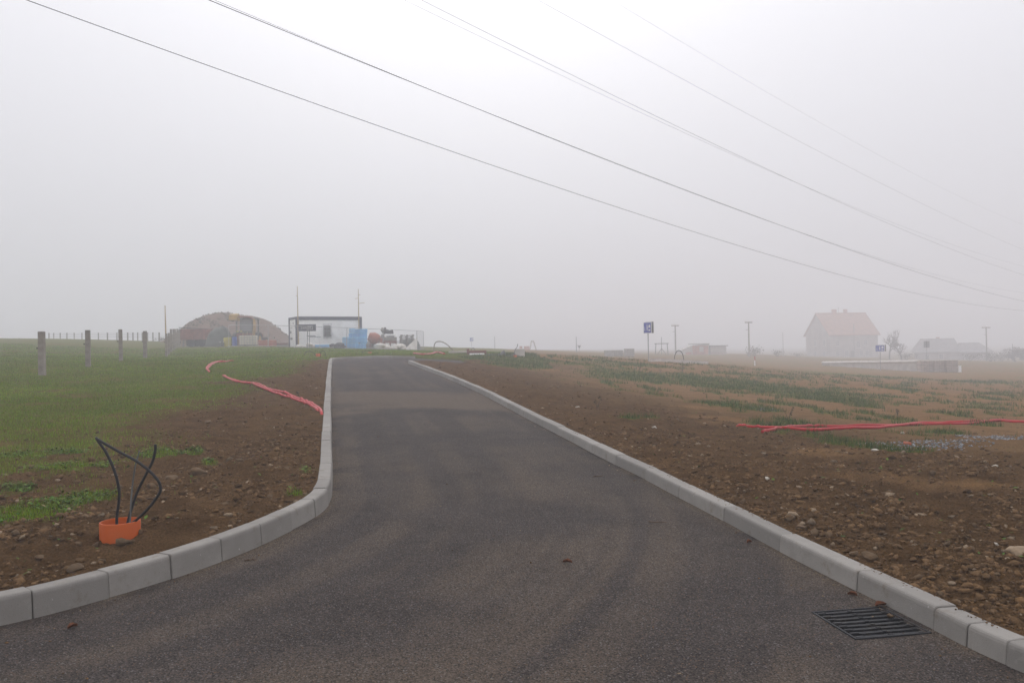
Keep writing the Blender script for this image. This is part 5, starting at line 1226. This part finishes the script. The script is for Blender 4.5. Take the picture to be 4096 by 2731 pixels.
def block_pallet(px0, px1, py0, py1, Z, mat, label, layers=4, cols=5, name='brick_pallet', dep=1.0, rz=0.0):
    a, b = P(px0, py1, Z), P(px1, py0, Z); w, h = b[0] - a[0], b[2] - a[2]; t = empty(name, ((a[0] + b[0]) / 2, Z, a[2] - .05), rz); hh = h + .05
    proto_ = None
    for j in range(layers):
        for i in range(cols):
            bw, bh = w / cols, (hh - .12) / layers
            if proto_ is None: proto_ = MB().box((0, 0, 0), (bw * .94, dep, bh * .93)).build('brick', M[mat], t); q = proto_
            else: q = proto_.copy(); COL.objects.link(q)
            q.location = (-w / 2 + (i + .5) * bw, random.uniform(-.03, .03), .12 + (j + .5) * bh)
    for f in (-.4, 0, .4): MB().box((w * f, 0, .05), (.12, dep, .12)).build('pallet_bearer', M['wood'], t)
    tag(t, label, 'pallet')
block_pallet(3676, 3726, 1442, 1489, 84.5, 'pavers', 'pallet of brown stone pavers butting against the low concrete wall', 7, 5); block_pallet(3727, 3775, 1441, 1490, 84.3, 'pavers', 'pallet of brown stone pavers in the middle of the three', 7, 5); block_pallet(3776, 3822, 1440, 1491, 84.0, 'pavers', 'pallet of brown stone pavers with light top, farthest from the concrete wall', 7, 5)
block_pallet(2418, 2490, 1400, 1428, 98, 'block', 'long low pallet row of grey blocks on the far field', 3, 8); block_pallet(2498, 2535, 1394, 1427, 97, 'block', 'taller pallet of grey blocks beside the long low block row', 4, 4)
block_pallet(2078, 2089, 1384, 1401, 130, 'brickpink', 'narrow pallet of pink bricks far out in the fog', 3, 2); block_pallet(2096, 2118, 1384, 1401, 130, 'brickpink', 'wide pallet of pink bricks beside the pale frame in the fog', 3, 4)
def swing():
    Z = 131; t = empty('frame_trestle', site(2132, Z)); s = Z / FPX; base = site(2132, Z); top = P(2129, 1365, Z)[2] - base.z
    for sy in (-.5, .5):
        for (x0, x1) in ((-13, -6), (14, 3)): MB().tube([(x0 * s, sy, -.1), (x1 * s, sy, top)], .09, 6).build('leg', M['slab'], t)
    MB().box((-1.5 * s, 0, top), (12 * s, 1.2, .2)).build('top_beam', M['slab'], t); tag(t, 'pale trestle frame standing beside the brick pallets in the fog', 'frame')
swing()
p = site(3834, 84); t = empty('meter_box', p); MB().box((0, 0, .35), (.34, .3, .7)).build('cabinet', M['white'], t); MB().box((0, 0, .72), (.40, .36, .05)).build('cap', M['white'], t); tag(t, 'small white meter cabinet standing beside the paver pallets', 'cabinet')
# low concrete wall and edging
def low_wall():
    A0, A1, B0, B1 = P(3292, 1459, 100), P(3292, 1452, 100), P(3678, 1484, 86), P(3678, 1447, 86); t = empty('concrete_wall', A0); V = []
    for q in (A0, A1, B1, B0):
        for dy in (0, .3): V.append((q[0] - A0[0], q[1] - A0[1] + dy, q[2] - A0[2] - (.3 if q is A0 or q is B0 else 0)))
    MB().add(V, [(0, 2, 4, 6), (1, 3, 5, 7), (0, 1, 3, 2), (2, 3, 5, 4), (4, 5, 7, 6), (6, 7, 1, 0)]).build('wall_body', M['slab'], t)
    c = MB(); d0 = Vector(V[2]); d1 = Vector(V[4]); c.tube([d0 + Vector((0, .15, .03)), d1 + Vector((0, .15, .03))], .2, 4).build('coping', M['slab'], t); tag(t, 'long low concrete retaining wall rising towards the paver pallets', 'wall')
low_wall()
def edging():
    pts = [site(2600, 56.5), site(2680, 58.5), site(2760, 60), site(2830, 61)]; t = empty('concrete_edging', pts[0])
    for a, b in zip(pts[:-1], pts[1:]):
        d = b - a; L = d.length; n = max(1, int(L / .98))
        for k in range(n):
            m_ = a + d * ((k + .5) / n) - pts[0]; MB().box((0, 0, 0), (L / n - .012, .16, .30 + .02 * k)).build('edging_block', M['slab'], t, loc=m_ + Vector((0, 0, .10))).rotation_euler = (0, -math.atan2(d.z, math.hypot(d.x, d.y)), math.atan2(d.y, d.x))
    tag(t, 'pale concrete edging blocks lying in a line behind the blue zone sign', 'edging')
edging()
hoop([(2698, 1440), (2699, 1425), (2704, 1410), (2712, 1402), (2722, 1404), (2731, 1418), (2736, 1436)], 63, .03, 'black pipe hoop arching out of the ground behind the concrete edging')
hoop([(1884, 1402), (1888, 1394), (1896, 1393), (1902, 1403)], 70, .03, 'small distant cable hoop beyond the debris')

# bare trees
def tree(px, pyt, Z, spread, label, n1=6, seed=0, round_=False, base=1430):
    x = xat(px, Z); z = g1(x, Z); h = P(px, pyt, Z)[2] - z; t = empty('bare_tree', (x, Z, z)); r = random.Random(seed); tr, cr = MB(), MB(); tips = []
    def grow(mb, p, d, L, rad, depth):
        pts = [p]; q = p; dd = d.copy()
        for k in range(4):
            dd = (dd + Vector((r.uniform(-.28, .28), r.uniform(-.28, .28), r.uniform(-.12, .16)))).normalized(); q = q + dd * L / 4; pts.append(q)
        mb.tube(pts, [rad * (1 - .12 * k) for k in range(5)], 6 if depth < 2 else 4, False)
        if depth == 0:
            n = n1
        else: n = 4 if depth < 3 else 3
        if depth < 4:
            for k in range(n):
                b = pts[r.randint(2, 4)]; nd = (dd * .5 + Vector((r.uniform(-1, 1), r.uniform(-1, 1), r.uniform(-.25, .8)))).normalized(); grow(cr, b, nd, L * r.uniform(.5, .72) * (1.15 if depth == 0 else 1), max(.022, rad * .5), depth + 1)
    grow(tr, Vector((0, 0, -.2)), Vector((r.uniform(-.15, .15), 0, 1)).normalized(), h * .48, h * .045, 0)
    mx_ = max(v[2] for v in cr.v); sx = h / mx_; wx = max(abs(v[0]) for v in cr.v); fx = spread / wx
    cr.v = [(a * fx, b * fx, c * sx) for a, b, c in cr.v]; tr.v = [(a * fx, b * fx, c * sx) for a, b, c in tr.v]
    tr.build('trunk', M['bark'], t); cr.build('crown', M['bark'], t)
    if round_:
        n = 600; g = np.random.default_rng(seed); q = g.normal(size=(n, 3)); q /= np.linalg.norm(q, axis=1)[:, None]; q *= g.random((n, 1)) ** .4; c = q * np.array([spread, spread, h * .36]) + np.array([0, 0, h * .62]); d1 = g.normal(size=(n, 3)) * .12; d2 = g.normal(size=(n, 3)) * .12
        mesh_np('leftover_leaves', np.stack([c, c + d1, c + d2], 1).reshape(-1, 3), np.arange(3 * n).reshape(-1, 3), M['bark'], t)
    tag(t, label, 'tree')
tree(3558, 1318, 160, 2.0, 'bare crooked fruit tree right beside the big house', 6, 3); tree(3606, 1342, 158, 2.3, 'lower bare fruit tree leaning away from the big house', 6, 9); tree(4062, 1386, 150, 2.6, 'rounded bare tree alone in the fog beyond the farmhouse', 7, 21, True); tree(4105, 1392, 152, 2.5, 'second rounded bare tree behind the lone round one', 6, 27, True)
for i, (px, Z, w, h, lb) in enumerate([(3017, 140, 3.2, 1.9, 'upright bare shrub beside the thicker utility pole'), (3110, 145, 2.6, 1.4, 'low bare shrub between utility pole and big house'), (3190, 150, 3.5, 1.0, 'flat shrub close to the gable of the big house'), (3625, 155, 4.5, 1.6, 'dark shrub under the leaning fruit tree'), (3960, 150, 4.5, 2.0, 'shrub at the foot of the faint utility pole'), (3880, 150, 4.5, 1.6, 'shrub before the wing of the dark farmhouse'), (4000, 150, 4, 1.7, 'shrub between utility pole and round bare tree')]): bush('shrub', px, Z, w, h, lb, 420)
# dark weed stalks on the right field
for i, (px, py, h) in enumerate([(3155, 1690, .33), (2645, 1495, .32), (2870, 1498, .3), (2390, 1640, .3), (3590, 1665, .2), (2730, 1490, .3), (2560, 1480, .26), (2735, 1480, .3), (2870, 1480, .26)]):
    p = groundpt(px, py); t = empty('weed_stalk', p); r = random.Random(i); b = MB(); l = MB()
    for k in range(4):
        a = (r.uniform(-.5, .5) * h, r.uniform(-.4, .4) * h, h * r.uniform(.6, 1)); b.tube([(0, 0, -.03), (a[0] * .4, a[1] * .4, a[2] * .5), a], [.006, .005, .003], 5)
        for j in range(5):
            f = r.uniform(.3, 1); c = Vector(a) * f; l.add([c, c + Vector((r.uniform(-.05, .05), r.uniform(-.05, .05), .03)), c + Vector((r.uniform(-.05, .05), r.uniform(-.05, .05), -.01))], [(0, 1, 2)])
    b.build('stem', M['twig'], t); l.build('leaves', M['weed'], t); tag(t, 'single dark withered weed stalk standing up from the right field', 'weed', 'withered weed stalks on the right field')
